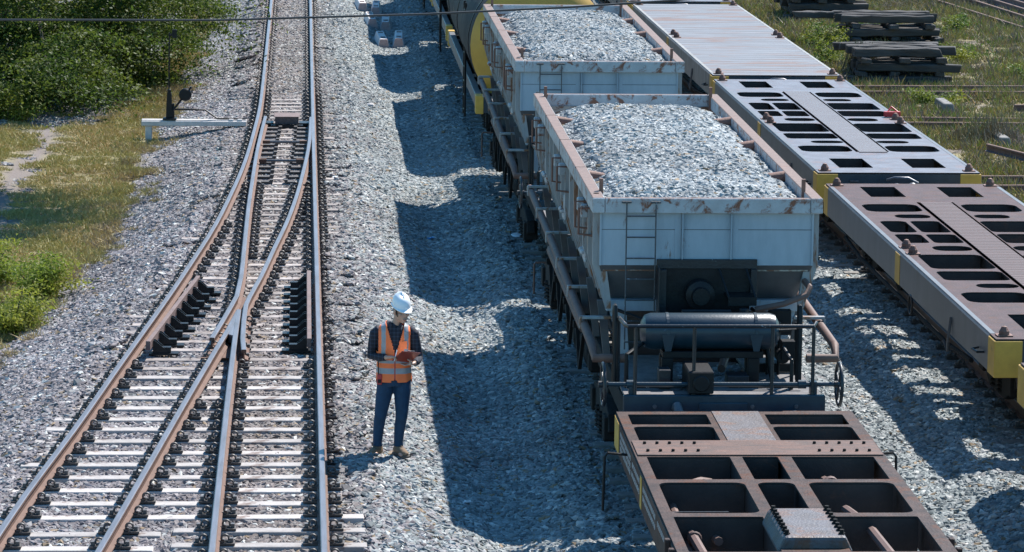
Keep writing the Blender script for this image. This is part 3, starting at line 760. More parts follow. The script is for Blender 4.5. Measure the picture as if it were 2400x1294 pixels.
def hopper(name_label, yf, L, full):
    T = empty('hopper_wagon', (HX, yf, 0), name_label, 'hopper wagon', 'pale grey hopper wagons heaped with gravel')
    zr = .02; zt, zm, zb = 2.74, 2.17, 1.77
    # hull: outer skin, lip, inner skin
    rings = [(1.0, .36, zb), (1.14, .07, zm), (1.14, .07, zt), (1.095, .11, zt), (1.095, .11, 2.1)]
    vs = []; fs = []; ms = []
    for hw, e, z in rings: vs += [(-hw, e, z), (hw, e, z), (hw, L - e, z), (-hw, L - e, z)]
    fs.append((3, 2, 1, 0)); ms.append(3)
    for r_ in range(4):
        for j in range(4):
            a, b_ = r_ * 4 + j, r_ * 4 + (j + 1) % 4; fs.append((a, b_, b_ + 4, a + 4))
            ms.append(3 if r_ == 0 and j in (0, 2) else (1 if r_ == 0 else (1 if j in (1, 3) else 0)) if r_ < 2 else 2)
    fs.append((16, 17, 18, 19)); ms.append(2)
    MB().add(vs, fs, ms).build('hull', ['hull', 'hullside', 'inner', 'hullunder'], T)
    # top rim: four bars
    b = MB()
    b.box(-1.225, -1.095, 0, L, 2.735, 2.9, 0, 1); b.box(1.095, 1.225, 0, L, 2.735, 2.9, 0, 1)
    b.box(-1.09, 1.09, -.003, .075, 2.735, 2.897, 0, 1); b.box(-1.09, 1.09, L - .08, L + .003, 2.735, 2.897, 0, 1)
    rim = b.build('top_rim', ['rim', 'rimtop'], T, bevel=.008)
    b = MB()
    for k in range(1, 4): b.box(-1.228, -1.092, L * k / 4 - .004, L * k / 4 + .004, 2.74, 2.9025)
    for k in (.13, L - .13): b.lathe([(0, 0), (.03, 0), (.03, .006), (0, .006)], (-1.16, k + .2, 2.9), n=12)
    b.build('rim_joint', 'dark', rim)
    MB().box(-1.22, -1.1, -.006, 0.0, 2.745, 2.89).build('rim_end', 'rim', rim)
    # side ribs
    for s in (-1, 1):
        n = 15
        for k in range(n):
            y = .16 + (L - .32) * k / (n - 1)
            w = .05 if k % 2 else .035
            o = 1.205
            MB().prism([(s * 1.141, zt - .006), (s * o, zt - .006), (s * o, zm), (s * 1.06, zb - .08), (s * 1.003, zb - .08), (s * 1.003, zb)], 1, y - w, y + w).build('side_rib', 'hullside', T)
        # door seams and hinges in two panels per side
        b = MB()
        for yy in (L * .18, L * .5, L * .82):
            b.box(min(s * 1.141, s * 1.175), max(s * 1.141, s * 1.175), yy - .16, yy + .16, 1.95, 2.25)
            for q in (-.09, .09): b.ball((s * 1.19, yy + q, 2.06), .035, .05, .03, 8, 6)
        b.build('hinge_plate', 'rim', T, bevel=.01)
    # grab handles
    for yy in (.75, 1.25, L * .42, L * .5, L * .8, L * .88):
        z0 = 2.38
        MB().tube([(-1.15, yy, z0 + .3), (-1.31, yy, z0 + .3), (-1.31, yy, z0 + .02), (-1.15, yy, z0)], .014, 7).build('grab_handle', 'strut', T, smooth=40)
        MB().box(-1.28, -1.2, yy + .1, yy + .2, 2.56, 2.7).build('rim_bracket', 'rim', T, bevel=.01)
    # end panel ribs and seams
    b = MB()
    for xx in (-.26, .26): b.box(xx - .008, xx + .008, .03, .069, 2.2, 2.735)
    b.box(-.34, -.275, .064, .0695, 2.2, 2.73); b.box(.275, .335, .064, .0695, 2.2, 2.73)
    for xx in (-1.14, 1.12): b.box(xx, xx + .02, .05, .0695, zm, 2.735)
    b.build('end_rib', 'hull', T)
    MB().box(-1.13, 1.13, .0665, .0695, 2.55, 2.556).build('weld_seam', 'hullunder', T)
    # ledge under the slope sheet and its legs
    MB().box(-1.04, 1.04, .26, .42, zb - .13, zb - .006).build('ledge_beam', 'hull', T, bevel=.006)
    for s in (-1, 1):
        MB().prism([(s * 1.0, zb - .135), (s * .82, zb - .135), (s * .78, 1.1), (s * .86, 1.1)], 1, .3, .36).build('end_leg', 'hull', T)
        MB().prism([(s * 1.0, zb - .135), (s * .82, zb - .135), (s * .78, 1.1), (s * .86, 1.1)], 1, L - .36, L - .3).build('end_leg', 'hull', T)
    # discharge chutes
    MB().add([(-.95, 1.0, zb), (.95, 1.0, zb), (.95, L - 1.0, zb), (-.95, L - 1.0, zb), (-.55, 1.9, .55), (.55, 1.9, .55), (.55, L - 1.9, .55), (-.55, L - 1.9, .55)],
             [(0, 1, 5, 4), (1, 2, 6, 5), (2, 3, 7, 6), (3, 0, 4, 7), (4, 5, 6, 7)]).build('discharge_chute', 'hullunder', T)
    # side pipe with brackets
    for s in (-1, 1):
        MB().tube([(s * .95, -.95, 1.36), (s * 1.26, -.95, 1.36), (s * 1.27, -.75, 1.46), (s * 1.27, L * .5, 1.6), (s * 1.27, L - .2, 1.66)], .048, 10).build('side_pipe', 'pipe', T, smooth=40)
        for k in range(6):
            y = .3 + (L - .8) * k / 5; z = 1.5 + .17 * y / L
            MB().box(*sorted((s * .98, s * 1.32)), y - .035, y + .035, z + .045, z + .075).box(*sorted((s * 1.3, s * 1.325)), y - .03, y + .03, z - .06, z + .05).build('pipe_bracket', 'hullside', T, bevel=.004)
        # sloping posts between hull and underframe
        for k in range(7):
            y = .5 + (L - 1.0) * k / 6
            MB().prism([(s * 1.02, 1.72), (s * 1.12, 1.72), (s * 1.03, 1.02), (s * .96, 1.02)], 1, y - .03, y + .03).build('side_post', 'hullunder', T)
        # brake gear and tanks hanging along the side
        for k, (ya, yb2, za) in enumerate(((.22, .36, .60), (.38, .48, .5), (.50, .64, .62), (.66, .76, .52))):
            MB().box(*sorted((s * .8, s * 1.06)), L * ya, L * yb2, za, .83).build('brake_box', 'dark', T, bevel=.03)
        MB().box(min(s * .9, s * 1.02), max(s * .9, s * 1.02), -1.62, L + 1.2, .84, 1.06).build('side_sill', 'dark', T, bevel=.01)
        MB().tube([(s * 1.14, L * .2, 1.16), (s * 1.14, L * .74, 1.2)], .062, 12).build('lower_pipe', 'pipe', T, smooth=40)
        for y in (L * .28, L * .44, L * .6, L * .74):
            MB().prism([(y - .52, 1.02), (y - .44, 1.02), (y - .02, .62), (y + .02, .62), (y + .44, 1.02), (y + .52, 1.02), (y + .05, .54), (y - .05, .54)], 0, *sorted((s * 1.10, s * 1.14))).build('truss_frame', 'dark', T)
            MB().box(*sorted((s * 1.02, s * 1.2)), y - .05, y + .05, 1.02, 1.1).build('pipe_bracket', 'dark', T)
        # side step hoop
        MB().tube([(s * 1.05, L * .81, .93), (s * 1.29, L * .81, .93), (s * 1.31, L * .81, .9), (s * 1.31, L * .81, .52)], .014, 7).build('step_hoop', 'pipe', T, smooth=40)
    bogie(T, .75, zr, .98); bogie(T, L - .75, zr, .98)
    # end platforms
    for s, y0 in ((-1, 0.0), (1, L)):
        ye = y0 + s * 1.68
        a, b2 = sorted((y0 + s * .95, ye - s * .06)); MB().box(-1.0, 1.02, a, b2, 1.07, 1.1).build('platform_floor', 'floor', T)
        a, b2 = sorted((y0 - s * .6, y0 + s * .95)); MB().box(-.98, -.35, a, b2, 1.07, 1.1).box(.4, .98, a, b2, 1.07, 1.1).build('platform_floor', 'floor', T)
        a, b2 = sorted((ye - s * .06, ye)); MB().box(-1.02, 1.05, a, b2, .82, 1.115).build('end_sill', 'bluetank', T, bevel=.01)
        coupler(T, ye, .84, s)
    # front end gear
    ye = -1.68
    b = MB()
    hr = ye + .05
    b.tube([(-1.02, hr + .6, 1.8), (-1.0, hr + .05, 1.82), (-.98, hr, 1.82), (.92, hr, 1.82), (.96, hr + .1, 1.84)], .021, 8)
    for xx in (-.9, -.3, .5, .92): b.cyl((xx, hr, 1.11), (xx, hr, 1.82), .019, 8)
    b.cyl((-1.02, hr + .6, 1.1), (-1.02, hr + .6, 1.8), .019, 8)
    b.build('front_railing', 'blackbeat', T, smooth=40)
    for xx in (-1.06, .86): MB().tube([(xx, -.95, 1.1), (xx, -.95, 1.85), (xx, -.98, 1.92), (xx, -1.06, 1.92), (xx, -1.09, 1.85), (xx, -1.09, 1.1)], .022, 8).build('grab_hoop', 'black', T, smooth=40)
    res = MB().lathe([(0, -.73), (.1, -.72), (.17, -.68), (.19, -.62), (.19, .62), (.17, .68), (.1, .72), (0, .73)], (-.05, -.8, 1.62), ax=0, n=30).build('air_reservoir', 'bluetank', T, smooth=40)
    b = MB()
    for xx in (-.5, .42): b.lathe([(.191, -.015), (.196, -.015), (.196, .015), (.191, .015)], (xx - .05 + .05, -.8, 1.62), ax=0, n=30); b.prism([(xx - .07, 1.62), (xx + .07, 1.62), (xx + .03, 1.44), (xx - .03, 1.44)], 1, -1.0, -.985)
    b.build('reservoir_strap', 'bluetank', res)
    b = MB(); b.box(-.55, .5, -.95, -.65, 1.36, 1.43)
    for xx in (-.5, .4): b.box(xx - .06, xx + .06, -.95, -.85, 1.1, 1.36); b.box(xx - .06, xx + .06, -.75, -.65, 1.1, 1.36)
    b.build('reservoir_stand', 'black', T, bevel=.006)
    b = MB(); z0 = 2.24
    b.box(-.53, .54, .02, .06, z0 - .1, z0); b.box(-.53, -.43, -.05, .06, 1.5, z0 - .1); b.box(.47, .54, -.02, .06, 1.75, z0 - .1)
    b.box(-.53, -.515, -.2, -.05, 1.5, z0 - .05)
    b.build('brake_frame', 'blackbeat', T, bevel=.004)
    MB().box(-.428, .468, .035, .055, 1.55, z0 - .102).build('black_panel', 'black', T)  # plain black plate filling the opening of the frame
    MB().lathe([(0, -.12), (.09, -.12), (.1, -.06), (.155, -.04), (.16, .08), (.13, .12), (.1, .4)], (-.08, -.12, 1.88), ax=1, n=26).build('brake_motor', 'black', T, smooth=35)
    b = MB(); b.box(.2, .5, -.3, .1, 1.86, 1.89); b.box(.2, .5, -.31, -.295, 1.8, 1.89); b.tube([(.21, -.29, 1.88), (.13, -.02, 2.14)], .014, 6); b.tube([(.49, -.29, 1.88), (.42, -.02, 2.14)], .014, 6)
    b.build('step_bracket', 'black', T)
    b = MB(); b.box(-.3, .22, -.42, -.36, 1.74, 1.77); b.box(-.3, .45, -.40, -.34, 1.67, 1.71); b.cyl((.36, -.37, 1.5), (.36, -.37, 1.78), .05)
    b.build('brake_beam', 'blackbeat', T, bevel=.004)
    MB().tube([(1.06, .1, 2.0), (1.1, -.05, 1.95), (1.05, -.12, 1.88), (.8, -.2, 1.8), (.5, -.2, 1.74)], .034, 8).build('air_hose', 'pipe', T, smooth=40)
    # hand brake shaft, gear box, wheels
    zz = 1.21
    shaft = MB().cyl((-1.22, ye + .1, zz), (1.2, ye + .1, zz), .023).cyl((-.98, ye + .1, zz), (-.9, ye + .1, zz), .045).cyl((.78, ye + .1, zz), (.86, ye + .1, zz), .045).box(.9, .97, ye + .06, ye + .16, 1.11, 1.24).box(-.96, -.9, ye + .06, ye + .16, 1.11, 1.24).build('brake_shaft', 'bluetank', T, smooth=40)
    MB().box(-.36, -.1, ye - .02, ye + .6, 1.13, 1.36).cyl((-.23, ye - .045, 1.24), (-.23, ye + .02, 1.24), .085, 20).build('gear_box', 'black', T, bevel=.012)
    for xx in (1.2, -1.22): handwheel(shaft, (xx, ye + .1, zz), .215)
    MB().tube([(.3, .3, 1.3), (.12, -.5, 1.16)], .045, 8).build('drain_pipe', 'pipe', T, smooth=40)
    b = MB()
    for xx in (.6, .72, .9): b.cyl((xx, -.5, 1.1), (xx, -.5, 1.66), .018, 8)
    b.tube([(.66, -.9, 1.64), (.85, -.9, 1.66), (.86, -.9, 1.12)], .02, 8); b.box(.72, .86, -.75, -.6, 1.3, 1.5); b.box(.38, .92, -.42, -.36, 1.11, 1.2)
    b.tube([(.55, -.7, 1.5), (.62, -.8, 1.11)], .03, 8)
    b.build('valve_gear', 'black', T, bevel=.004)
    MB().tube([(-.95, -1.2, 1.1), (-.95, -1.2, 1.45), (-.8, -1.0, 1.5), (-.75, -.85, 1.5)], .022, 8).build('hose', 'black', T, smooth=40)
    MB().tube([(.75, -1.3, 1.1), (.75, -1.28, 1.4), (.7, -1.0, 1.48)], .02, 8).build('hose', 'black', T, smooth=40)
    MB().tube([(-.9, -1.35, 1.14), (-.4, -1.35, 1.14), (-.35, -1.1, 1.14)], .02, 7).tube([(.1, -1.35, 1.14), (.85, -1.35, 1.14)], .018, 7).box(.1, .32, -1.2, -.95, 1.105, 1.22).box(-.62, -.5, -1.3, -1.1, 1.105, 1.3).build('brake_piping', 'blackbeat', T, bevel=.004)
    MB().box(.66, .9, -.12, -.02, 1.45, 1.72).lathe([(0, -.2), (.07, -.2), (.07, .2), (0, .2)], (.74, -.5, 1.32), ax=1, n=14).build('relay_valve', 'black', T, bevel=.006)
    MB().tube([(-.95, .15, 1.68), (-.7, -.1, 1.62), (-.6, -.3, 1.55), (-.6, -.62, 1.55)], .02, 7).build('hose', 'black', T, smooth=40)
    MB().tube([(.5, .1, 1.7), (.62, -.15, 1.58), (.66, -.5, 1.45)], .02, 7).build('hose', 'black', T, smooth=40)
    for xx in (-.7, -.2, .3, .75): MB().cyl((xx, ye - .016, 1.0), (xx, ye + .0, 1.0), .022, 8).build('bolt_head', 'steelgrey', T)
    # ladder on the end face
    b = MB()
    for xx in (-.865, -.555): b.cyl((xx, -.035, 1.28), (xx, -.035, 2.86), .008, 7); b.cyl((xx - .05, -.02, 2.86), (xx + .05, -.02, 2.86), .014, 7)
    for k in range(7): b.cyl((-.865, -.035, 1.36 + .225 * k), (-.555, -.035, 1.36 + .225 * k), .008, 7)
    b.build('ladder', 'ladderpaint', T, smooth=40)
    # elbows on the end sill
    MB().tube([(-.48, ye + .0, .98), (-.48, ye - .1, 1.02), (-.47, ye - .14, .98), (-.47, ye - .15, .85)], .05, 10).build('pipe_elbow', 'steelgrey', T, smooth=40)
    MB().box(-.25, .25, ye - .02, ye - .001, .86, 1.04).build('coupler_plate', 'bluetank', T, bevel=.008)
    MB().ball((.72, ye - .1, .9), .07, .1, .08).box(.5, .66, ye - .12, ye - .01, .86, .93).build('air_cock', 'steelgrey', T, smooth=40)
    # inner tapered struts
    for fr in (.22, .5, .74):
        for s in (-1, 1):
            ln = .5 if s > 0 else .42
            MB().tube([(s * 1.1, L * fr, 2.83), (s * (1.1 - ln), L * fr - .05, 2.80)], [.075, .035], 10).build('inner_strut', 'strut', T, smooth=40)
    for yy in (.55, L - .35):
        for s in (-1, 1): MB().box(s * 1.09 - .02, s * 1.09 + .02, yy - .02, yy + .02, 2.6, 3.03).build('sheet_post', 'strut', T)
    # gravel load
    def hz(x, y):
        ex = 1 - abs(x / 1.13) ** 5; u = (y - .1) / (L - .2)
        back = sstep(0, .18, 1 - u); front = sstep(0, .06, u)
        z = 2.66 + .27 * max(0, ex) * (.35 + .65 * back) * (.62 + .38 * front)
        return z + .02 * noise.noise(Vector((x * 1.4 + yf, y * 1.4, 2))) + (-.2 * (1 - back) * (.7 + .3 * abs(x)))
    nx, ny = 23, int(L / .12); vs = []; xs = np.linspace(-1.09, 1.09, nx); ys = np.linspace(.115, L - .115, ny)
    pts = []
    vs = [(x, y, hz(x, y) - .006) for y in ys for x in xs]
    fs = [(j * nx + i, j * nx + i + 1, (j + 1) * nx + i + 1, (j + 1) * nx + i) for j in range(ny - 1) for i in range(nx - 1)]
    for y in np.arange(.27, L - .2, .2):
        for x in np.arange(-.96, .97, .192):
            tx, ty = [max(-.3, min(.3, q)) for q in slope(hz, x, y, .12)]
            pts.append((x + rnd.uniform(-.02, .02), y, hz(x, y), tx, ty, rnd.choice((0, PI / 2, PI, 1.5 * PI)) + rnd.uniform(-.2, .2), .92))
    load = scatter('gravel_load', G_LOAD, pts, full, 'gravel load'); load.location = (HX, yf, 0)
    sp_ = [(rnd.uniform(-.28, .32), -1.5 + .2 * k, 1.05, 0, 0, rnd.uniform(0, 6.28), rnd.uniform(.8, 1)) for k in range(9) for _ in (0, 1)]
    sg = scatter('spilled_gravel', G_LOAD, sp_, full.replace('heap of blue grey crushed stone in', 'spilled stones on the end platform of'), 'gravel'); sg.location = (HX, yf, 0)
    MB().box(-.345, .395, -1.6, .5, .98, 1.04).build('dust_bed', 'floor', sg)
    bed = MB().add(vs, fs).build('load_core', X['stone2'], load)
    return T
hopper('nearest pale grey hopper wagon with black end platform facing the camera', 36.87, 9.66, 'heap of blue grey crushed stone in the nearest hopper wagon')
hopper('second pale grey hopper wagon just in front of the yellow tank wagon', 50.62, 9.1, 'heap of blue grey crushed stone in the hopper wagon farther back')

# ---------------------------------------------------------------- tank wagons
def tank_wagon(y0, L, label, front, zc=1.80):
    T = empty('tank_wagon', (HX, y0, 0), label, 'tank wagon', 'sooty tank wagons behind the hopper wagons'); zr = .02
    r = 1.25
    prof = [(0, .5), (.55, .56), (.95, .70), (1.15, .83), (r - .01, .96)]
    MB().lathe(prof, (0, 0, zc), ax=1, n=48).build('tank_end', front, T, smooth=40)
    MB().lathe([(r - .01, .962), (r, 1.0), (r, L - 1.0), (1.15, L - .85), (.95, L - .7), (.5, L - .55), (0, L - .5)], (0, 0, zc), ax=1, n=48).build('tank_barrel', 'tankgrey', T, smooth=40)
    b = MB()
    for y in (1.55, L * .5, L - 2.2): b.lathe([(r + .002, y - .03), (r + .014, y - .03), (r + .014, y + .03), (r + .002, y + .03)], (0, 0, zc), ax=1, n=48)
    b.build('barrel_band', 'black', T)
    MB().lathe([(.3, 0), (.3, .25), (.34, .25), (.34, .3), (0, .32)], (0, L * .5, zc + r - .05), n=20).build('manhole', 'tankgrey', T, smooth=40)
    MB().box(-.35, .35, L * .5 - 1.4, L * .5 + 1.4, zc + r + .06, zc + r + .09).build('walkway', 'black', T)
    for s in (-1, 1):
        MB().box(min(s * 1.05, s * 1.17), max(s * 1.05, s * 1.17), .35, L - .35, .74, .97).build('side_beam', 'sillgrey', T, bevel=.01)
        MB().box(min(s * 1.04, s * 1.18), max(s * 1.04, s * 1.18), .0, .35, .66, .99).build('corner_block', 'yellow', T, bevel=.01)
        MB().box(min(s * 1.04, s * 1.18), max(s * 1.04, s * 1.18), L - .35, L, .66, .99).build('corner_block', 'yellow', T, bevel=.01)
        b = MB()
        for k in range(9): b.box(min(s * .5, s * 1.04), max(s * .5, s * 1.04), .8 + k * (L - 1.6) / 8, .86 + k * (L - 1.6) / 8, .86, .94)
        b.build('cross_member', 'dark', T)
        b = MB()
        for y in (2.0, L - 2.0):
            b.prism([(s * .4, .95), (s * 1.0, .95), (s * .95, 1.5), (s * .75, 1.15)], 1, y - .06, y + .06)
        b.build('saddle', 'black', T)
        b = MB()
        for y in (L * .32, L * .36): b.cyl((s * 1.19, y, .15), (s * 1.19, y, 2.3), .022, 7)
        for k in range(8): b.cyl((s * 1.19, L * .32, .25 + k * .27), (s * 1.19, L * .36, .25 + k * .27), .014, 6)
        b.build('side_ladder', 'black', T, smooth=40)
    MB().box(-.16, .16, .1, L - .1, .6, .9).build('centre_sill', 'dark', T)
    MB().box(-1.04, 1.04, .02, .12, .68, .97).build('end_sill', 'navy', T)
    coupler(T, .02, .8, -1)
    bogie(T, 1.6, zr); bogie(T, L - 1.6, zr)
    return T
tank_wagon(62.75, 12.3, 'tank wagon with sooty barrel and yellow end behind the hoppers', 'tankyel')
tank_wagon(75.8, 8.6, 'second sooty tank wagon at the top edge of the photo', 'tankgrey', 2.3)
tank_wagon(85.2, 12.3, 'third sooty tank wagon whose shadow falls at the top of the photo', 'tankgrey', 2.3)

# ---------------------------------------------------------------- container flat wagons
def rr(u0, u1, v0, v1, r=.12, n=4):
    """rounded rectangle outline"""
    r = min(r, (u1 - u0) / 2.05, (v1 - v0) / 2.05); q = []
    for cx, cy, a in ((u1 - r, v1 - r, 0), (u0 + r, v1 - r, 90), (u0 + r, v0 + r, 180), (u1 - r, v0 + r, 270)):
        for k in range(n + 1):
            t = R(a + 90 * k / n); q.append((cx + r * math.cos(t), cy + r * math.sin(t)))
    return q
def twist_lock(parent, x, y, z):
    b = MB(); b.box(x - .09, x + .09, y - .07, y + .07, z, z + .012); b.lathe([(.06, 0), (.06, .045), (.05, .06), (.03, .095), (0, .105)], (x, y, z + .01), n=10)
    b.build('container_lock', 'strut', parent)
def flat_wagon(yf, L, w, xc, rz, label, deckmat, sill, kind, end_mats=('navy', 'yellow')):
    T = empty('flat_wagon', (xc, yf, 0), label, 'flat wagon', 'container flat wagons on the right track', rz); zr = -.08
    h = w / 2; z1 = 1.05
    outer = [(-h, 0), (h, 0), (h, L), (-h, L)]
    holes = []
    if kind == 'skeleton':
        for s in (-1, 1):
            def H(u0, u1, v0, v1, r=.02):
                a, b_ = sorted((s * u0, s * u1)); holes.append(rr(a, b_, v0 * L / 12.7, v1 * L / 12.7, r))
            H(.30, .82, .54, 1.6); H(.29, 1.1, 2.4, 3.15, .17); H(.27, .79, 3.45, 3.78, .14)
            H(.27, 1.1, 4.02, 4.72, .1); H(.27, 1.1, 4.9, 6.05, .12); H(.28, .79, 6.35, 6.78, .16)
            if s < 0:
                H(.28, .68, 7.02, 7.78, .08); H(.74, 1.1, 7.02, 7.78, .08); H(.28, .68, 7.94, 8.98, .08); H(.74, 1.1, 7.94, 8.98, .1)
            else: H(.28, 1.1, 7.02, 7.82, .1); H(.28, 1.1, 7.98, 8.98, .1)
            H(.31, .80, 9.24, 9.6, .14); H(.31, 1.1, 9.85, 10.6, .17); H(.31, .82, 11.32, 12.36)
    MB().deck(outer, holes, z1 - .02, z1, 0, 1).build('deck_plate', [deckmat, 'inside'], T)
    if kind == 'skeleton':
        MB().box(-.22, .22, 2.3 * L / 12.7, 10.7 * L / 12.7, z1 + .001, z1 + .012).build('ribbed_spine', 'spine' if deckmat == 'deckB' else 'spinebrown', T); spn = [c for c in T.children if c.name.startswith('ribbed_spine')][0].name
        b = MB()
        for k in range(62): b.box(-.215, .215, 2.35 * L / 12.7 + k * .135 * L / 12.7, 2.35 * L / 12.7 + k * .135 * L / 12.7 + .016, z1 + .011, z1 + .0135)
        b.build('spine_groove', 'webs', bpy.data.objects[spn])
        for hl in holes:   # webs hanging below the edge of every opening
            us = [p[0] for p in hl]; v1_ = [p[1] for p in hl]
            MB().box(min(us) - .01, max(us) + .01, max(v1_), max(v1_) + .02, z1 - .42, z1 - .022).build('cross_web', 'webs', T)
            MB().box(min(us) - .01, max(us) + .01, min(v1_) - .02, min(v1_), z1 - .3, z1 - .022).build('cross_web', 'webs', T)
        b = MB()
        for s in (-1, 1): b.box(min(s * .2, s * .23), max(s * .2, s * .23), .3, L - .3, z1 - .5, z1 - .022); b.box(min(s * 1.1, s * 1.13), max(s * 1.1, s * 1.13), .3, L - .3, z1 - .4, z1 - .022)
        b.build('inner_sill', 'inside', T)
        b = MB()
        for s in (-1, 1):
            for q in (-1, 1):
                b.box(min(s * .225, s * (.26 if q else .3)), max(s * .225, s * .26), 2.4, 10.6, z1 + .0005, z1 + .006)
        b.build('spine_edge', deckmat, T)
    else:
        b = MB()
        for k in range(1, 37): b.box(-h + .05, h - .05, k * L / 37 - .0025, k * L / 37 + .0025, z1 - .001, z1 + .0012)
        b.build('plank_gap', 'inside', T)
        MB().box(-.25, .25, .3, L - .3, .6, z1 - .022).build('inner_sill', 'inside', T)
    for s in (-1, 1):
        a, b_ = sorted((s * (h - .03), s * (h + .012)))
        MB().prism([(s * (h - .06), z1 + .003), (s * (h - .005), z1 + .003), (s * (h + .02), z1 - .03), (s * (h + .02), z1 - .42), (s * (h - .06), z1 - .42)], 1, .34, L - .34).build('side_sill', sill, T)
        for y in (0, L - .34):
            MB().box(min(s * (h - .3), s * (h + .022)), max(s * (h - .3), s * (h + .022)), y + (-.022 if y == 0 else 0), y + .34 + (0 if y == 0 else .022), z1 - .44, z1 - .022).build('corner_block', 'yellow', T, bevel=.006)
        for y in (L * .5,):
            MB().box(*sorted((s * (h + .021), s * (h + .026))), y - .17, y + .17, z1 - .42, z1 - .03).build('yellow_patch', 'yellow', T)
        for y in (.2, L * .48, L * .52, L - .2): twist_lock(T, s * (h - .13), y, z1 + .003)
        MB().tube([(s * (h + .02), .55, z1 - .25), (s * (h + .1), .55, z1 - .25), (s * (h + .1), .85, z1 - .27), (s * (h + .02), .85, z1 - .25)], .014, 6).build('rope_hook', 'black', T)
        MB().tube([(s * (h + .03), L * .2, z1 - .2), (s * (h + .06), L * .2, z1 - .45), (s * (h + .05), L * .205, z1 - .62), (s * (h + .09), L * .21, z1 - .5)], .018, 6).build('rope_hook', 'steelgrey', T)
        b = MB(); b.tube([(s * (h - .05), 1.6, .5), (s * (h - .05), 3, .42), (s * (h - .05), L - 3, .42), (s * (h - .05), L - 1.6, .5)], .03, 6); b.build('truss_rod', 'dark', T)
    b = MB(); b.torus((-(h + .02), L * .42, .52), .12, .014, ax=0, n=20, k=6); b.build('hand_wheel', 'black', T)
    for y in (-.018, L - .02): MB().box(-h + .3, h - .3, y, y + .038, z1 - .43, z1 - .024).build('end_sill', 'navy', T)
    b = MB(); b.box(-.3, .3, -.03, -.019, z1 - .36, z1 - .08); b.build('coupler_plate', 'navy', T, bevel=.006)
    MB().box(-.75, -.62, -.06, -.02, z1 - .13, z1 - .11).box(.75, .9, -.06, -.02, z1 - .2, z1 - .18).build('step_iron', 'steelgrey', T)
    coupler(T, -.02, .78, -1); coupler(T, L + .02, .78, 1)
    MB().tube([(-.2, -.1, .95), (-.1, -.2, 1.0), (.1, -.25, 1.0), (.25, -.22, .92)], .022, 7).build('air_hose', 'steelgrey', T, smooth=40)
    bogie(T, 1.7, zr, .82); bogie(T, L - 1.7, zr, .82)
    return T
def yaw(x0, y0, x1, y1): return -math.atan2(x1 - x0, y1 - y0)
flat_wagon(38.7, 12.52, 2.53, 9.07, yaw(9.07, 38.7, 8.985, 51.23), 'brown skeleton flat wagon with its yellow corner near the right edge', 'deckC', 'sillgrey', 'skeleton')
flat_wagon(52.42, 12.7, 2.46, 9.01, yaw(9.01, 52.4, 8.9, 65.1), 'worn blue grey skeleton flat wagon in the middle of the string', 'deckB', 'sillgrey', 'skeleton')
flat_wagon(65.84, 14.9, 2.42, 8.945, yaw(8.945, 65.84, 8.81, 80.7), 'flat wagon with pale planked deck beside the dark timber piles', 'deckA', 'sillpale', 'plank')
flat_wagon(81.5, 12.7, 2.42, 8.80, yaw(8.945, 65.84, 8.81, 80.7), 'farthest flat wagon cut off by the top edge', 'deckB', 'sillpale', 'plank')
flat_wagon(24.7, 12.6, 2.5, 9.1, .004, 'flat wagon of which only a yellow corner shows at the right edge', 'deckC', 'sillgrey', 'skeleton')

